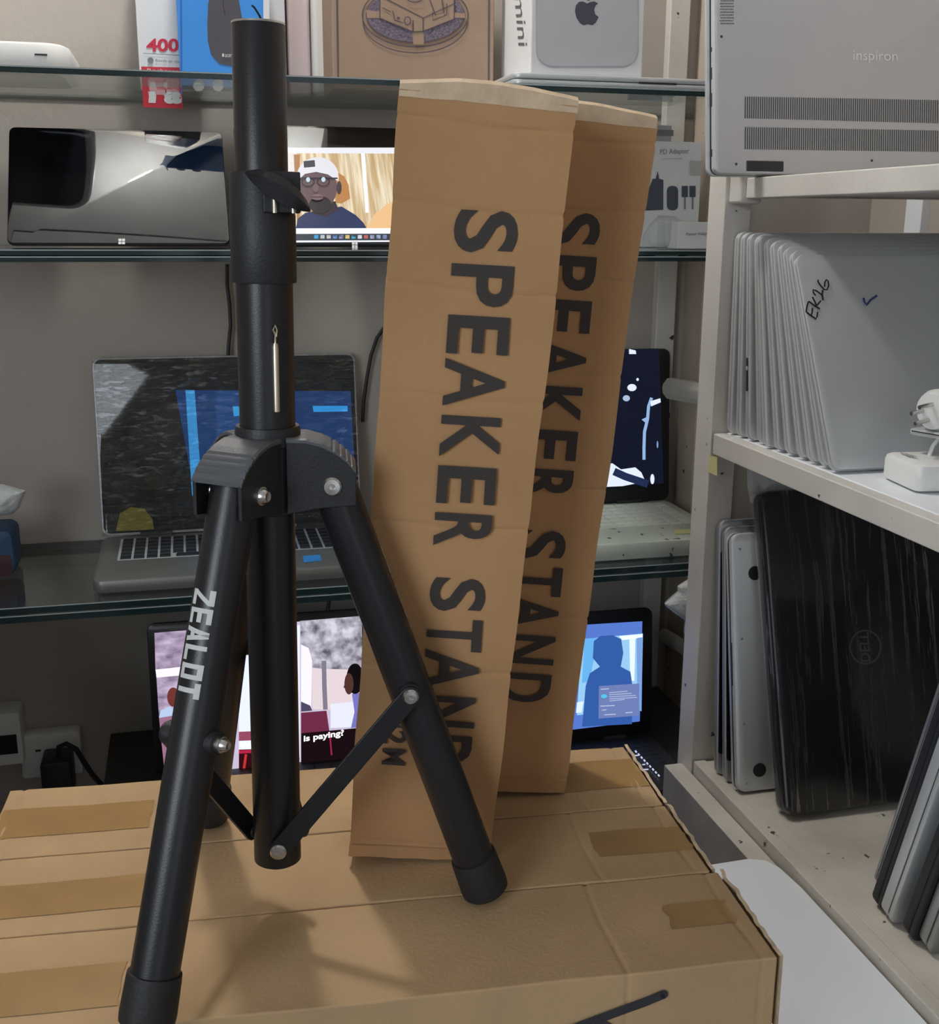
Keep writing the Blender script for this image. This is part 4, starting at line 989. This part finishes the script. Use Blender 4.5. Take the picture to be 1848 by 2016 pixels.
g = G(); g.box(x0-.0004, x1+.0004, Yb-.0006, Yb+.02, ZT, ZT+.018); build(g, 'red_band', REDC, t, world=True)
Yb = 1.71; x0 = ony(566, 100, Yb).x; x1 = ony(612, 100, Yb).x; x2 = ony(650, 100, Yb).x
t = wbox('foam_sleeve', 'pinkish wrinkled packing sleeve standing on the top glass shelf', 'sleeve', x0, x1, Yb, Yb+.04, ZT, .85, mat('pink_sleeve', (.55, .46, .46), .5, bump=.5, bscale=60, stretch=(1, 1, .3)), bevel=.006)
t = wbox('white_roll_pack', 'pale cream pack standing beside the brown drawing box', 'pack', x1+.001, x2, Yb-.01, Yb+.04, ZT, .85, mat('cream_pack', (.62, .6, .56), .5), bevel=.008)
# brown box with line drawing
Yb = 1.60; x0 = ony(654, 100, Yb).x; x1 = ony(972, 100, Yb).x
t = wbox('brown_drawing_box', 'brown cardboard box with a line drawing of a round light', 'box', x0, x1, Yb, Yb+.11, ZT, .88, CARDG, bevel=.002)
pc = Pic((0, Yb-.0002, 0), (0, -1, 0)); ln_ = mat('violet_line_print', (.1, .075, .09), .7)
hat = mat('violet_hatch_print', (.15, .12, .16), .7, var=.6, vscale=420)
Q([(660, -80), (664, -80), (667, 160), (664, 160)], ln_); Q([(961, -80), (964, -80), (963, 166), (960, 166)], ln_)
def ring(cx_, cy_, rx, ry, wpx, a0=0, a1=360): pc.line([(cx_+rx*math.cos(R(a_)), cy_+ry*math.sin(R(a_))) for a_ in range(a0, a1+1, 6)], wpx, ln_)
ring(817, 30, 104, 62, 2.2); ring(817, 42, 103, 62, 2, 0, 180); ring(817, 30, 97, 55, 1.4)
pc.ell(817, 30, 95, 53, hat)
pale = CARDG
Q([(808, 20), (832, 20), (834, 88), (813, 88)], pale); Q([(720, 20), (748, 24), (748, 36), (722, 36)], pale); Q([(890, 25), (915, 27), (914, 36), (890, 35)], pale)
Q([(747, -40), (893, -40), (893, 38), (832, 62), (812, 63), (747, 36)], pale)
for st in ([(747, -40), (747, 36), (812, 63), (832, 62), (893, 38), (893, -40)], [(747, -8), (832, 36), (893, 8)], [(832, 36), (832, 62)], [(812, 40), (812, 63)], [(752, 16), (768, 24)], [(772, 22), (776, 38)], [(775, 40), (793, 46)],
           [(843, -5), (856, 30), (872, 26), (868, -5)], [(850, 25), (851, 41), (878, 30), (878, 8)]):
    pc.line(st, 2, ln_)
ring(801, 42, 6, 8, 2); pc.ell(783, 37, 3, 3, ln_); ring(815, -3, 16, 8, 2)
pc.done('line_drawing', t)
# closed silver laptop with the small computer box on it
Yb = 1.475; xa = ony(1010, 155, Yb).x
zt = ony(1200, 148, Yb).z
cl_ = thing('flat_silver_laptop', 'closed silver laptop lying flat under the white computer box', 'laptop', Matrix.Translation((xa, Yb, ZT)))
g = G(); g.T = Matrix.Rotation(R(90), 4, 'X'); g.rslab(0, .3, -.21, 0, -.0145, -.0075, .012, .002); g.v = [Vector((v.x, v.y, v.z+.0145)) for v in g.v]; build(g, 'base', SILV, cl_)
g = G(); g.T = Matrix.Rotation(R(90), 4, 'X'); g.rslab(0, .3, -.21, 0, -.007, 0, .012, .002); g.v = [Vector((v.x, v.y, v.z+.0145)) for v in g.v]; build(g, 'lid', SILV, cl_)
g = G(); q0 = ony(1258, 152, Yb); q1 = ony(1332, 153, Yb); g.box(q0.x, q1.x, Yb-.0004, Yb+.002, ZT+.0062, ZT+.0084); build(g, 'finger_notch', SEAM, cl_, world=True)
zl = ZT+.0147
pL = onz(1012, 150, zl)
Yb = 1.487; f0 = ony(1042, 148, Yb).x; f1 = ony(1265, 140, Yb).x
mw = f1-f0
Mm = Matrix.Translation((f0, Yb, zl)) @ Matrix.Rotation(R(-0), 4, 'Z')
t = thing('small_computer_box', 'white box with a dark apple logo on a grey rounded square', 'box', Mm)
g = G()
# the left flank turns slightly towards the viewer
sk = -.0; dp = .14
lx = onp(1005, 60, Vector((0, Yb+.1, 0)), Vector((0, 1, 0))).x
c8 = [(0, 0, 0), (mw, 0, 0), (lx-f0-.002, dp, 0), (mw+(lx-f0)*.4, dp, 0)]
g.hexa([Vector(c) for c in c8]+[Vector((c[0], c[1], .2)) for c in c8]); build(g, 'carton', WHITEC, t, bevel=.003)
pc = Pic((0, Yb-.0002, 0), (0, -1, 0))
gp = mat('grey_device_print', (.5, .49, .52), .45); gp2 = mat('grey_device_edge', (.42, .41, .44), .45)
def rrect(x0, x1, y0, y1, r): return [(x, y) for cx_, cy_, a0_ in ((x1-r, y1-r, 0), (x0+r, y1-r, 90), (x0+r, y0+r, 180), (x1-r, y0+r, 270)) for x, y in [(cx_+r*math.cos(R(a_)), cy_+r*math.sin(R(a_))) for a_ in range(a0_, a0_+91, 10)]]
Q(rrect(1055, 1256, -70, 134, 34), gp2); Q(rrect(1056, 1255, -70, 130, 33), gp)
ap = mat('apple_print', (.07, .07, .1), .35)
left = [(1155, 7), (1147, 3), (1139, 4), (1133, 11), (1131, 22), (1134, 35), (1141, 46), (1148, 50), (1155, 48)]
rightp = [(1157, 48), (1165, 50), (1172, 45), (1178, 34), (1171, 28), (1169, 19), (1172, 11), (1177, 7), (1170, 3), (1162, 4), (1155, 7)]
Q(left+rightp, ap); Q([(1155, 2), (1157, -8), (1164, -14), (1165, -5), (1160, 1)], ap)
pc.done('printed_front', t, 'dark apple logo on a grey rounded square')
nl = (Mm.to_3x3() @ (Vector(c8[2])-Vector(c8[0]))).cross(Vector((0, 0, 1)))
pc = Pic(Mm @ Vector(c8[0])+nl.normalized()*.0, nl); pc.k = 2; pc.text('mini', (1013, -6), (1021, 90), (1030, -6), mat('grey_name', (.12, .12, .12), .5)); pc.done('printed_name', t, 'grey lettering mini on the flank')

# ------------------------------------------------------------------ left edge of the lowest glass shelf
a = ony(34, 1020, 1.62)
t = thing('blue_pouch', 'dark blue pouch at the end of the lowest glass shelf', 'pouch', Matrix.Translation((a.x-.06, 1.62, .0005)))
g = G(); g.rslab(-.05, .055, .0, .065, -.02, .05, .012, .008); build(g, 'body', mat('blue_cloth', (.03, .07, .15), .7), t)
g = G(); g.rslab(-.04, .05, .0, .03, -.0212, -.0195, .006, .0005); build(g, 'pocket', mat('maroon_cloth', (.06, .02, .03), .7), t)
sheet_bag('white plastic bag lying on the dark blue pouch', [(-50, 960), (-60, 985), (-60, 1005), (-50, 1018)], [(4, 953), (51, 966), (38, 1000), (24, 1013)], 1.605, .02, 9, WBAG)
# plastic bags by the rack
sheet_bag('white plastic bag stuffed beside the rack post above the blue lit laptop', [(1352, 1142), (1333, 1154), (1334, 1166), (1306, 1190), (1326, 1206), (1349, 1222), (1345, 1244), (1353, 1262), (1370, 1280)], [(1400, 1120), (1405, 1180), (1405, 1240), (1400, 1290)], 1.42, .018, 12, WBAG)
sheet_bag('white plastic bag under the middle rack shelf beside the black laptop', [(1474, 897), (1470, 925), (1471, 960), (1477, 992)], [(1505, 905), (1572, 945), (1560, 962), (1515, 990)], 1.296, .01, 15, WBAG)

# ------------------------------------------------------------------ sockets, plugs and cables low on the left
Yw = WY
def plate(name, label, cat, px0, px1, py0, py1, dep, m):
    a = ony(px0, py1, Yw-dep); b = ony(px1, py0, Yw-dep)
    t = thing(name, label, cat, Matrix.Translation(((a.x+b.x)/2, Yw, a.z)))
    g = G(); g.rslab(a.x, b.x, a.z, b.z, Yw-dep, Yw-.0002, .006, .003); build(g, 'body', m, t, world=True); return t, a, b
t, a, b = plate('voltage_regulator', 'white wall unit with a dark display panel', 'wall unit', -60, 38, 1402, 1515, .05, WHITEP)
g = G(); q0 = ony(-40, 1490, Yw-.051); q1 = ony(32, 1446, Yw-.051); g.box(q0.x, q1.x, Yw-.0515, Yw-.045, q0.z, q1.z); build(g, 'display', SCRB, t, world=True)
t, a, b = plate('wall_socket', 'double white wall socket low on the back wall', 'socket', 44, 157, 1440, 1535, .03, WHITEP)
for x in (75, 110):
    g = G(); q0 = ony(x, 1478, Yw-.031); g.box(q0.x-.004, q0.x+.004, Yw-.0315, Yw-.028, q0.z-.0015, q0.z+.0015); build(g, 'slot', SEAM, t, world=True)
a = ony(85, 1550, Yw-.07); b = ony(140, 1490, Yw-.07)
t = thing('power_plug', 'black power adapter plugged into the wall socket', 'plug', Matrix.Translation((a.x, Yw-.03, a.z)))
g = G(); g.rslab(a.x, b.x, a.z-.02, b.z, Yw-.085, Yw-.031, .006, .003); build(g, 'body', BLKP, t, world=True)
c = ony(112, 1490, Yw-.06); e = ony(200, 1545, Yw-.06)
g = G(); g.tube([c+Vector((0, 0, -.004)), ony(116, 1470, Yw-.06), ony(130, 1464, Yw-.06), ony(150, 1475, Yw-.06), ony(165, 1500, Yw-.06), ony(182, 1525, Yw-.06), e], .004); build(g, 'cord', CABLE, t, world=True)
def cable(label, pts, Y, r=.0022):
    g = G(); P_ = [ony(x, y, Y) for x, y in pts]; g.tube(P_, r); return tag(build(g, 'cable', CABLE), label, 'cable')
cable('thin black cable running down the wall to the film wrapped laptop', [(447, 520), (447, 560), (452, 600), (454, 640), (450, 680), (448, 712)], WY-.012, .0028)
cable('black cable curving behind the standing cardboard boxes', [(760, 640), (742, 665), (730, 700), (722, 745), (716, 790), (714, 830)], WY-.012, .0028)
cable('black cable loop on the counter beside the film playing laptop', [(222, 1545), (226, 1525), (245, 1515), (262, 1520), (275, 1540)], WY-.05, .0035)
cable('short black cable under the lowest glass shelf', [(652, 1160), (648, 1180), (645, 1202)], 1.6, .0028)
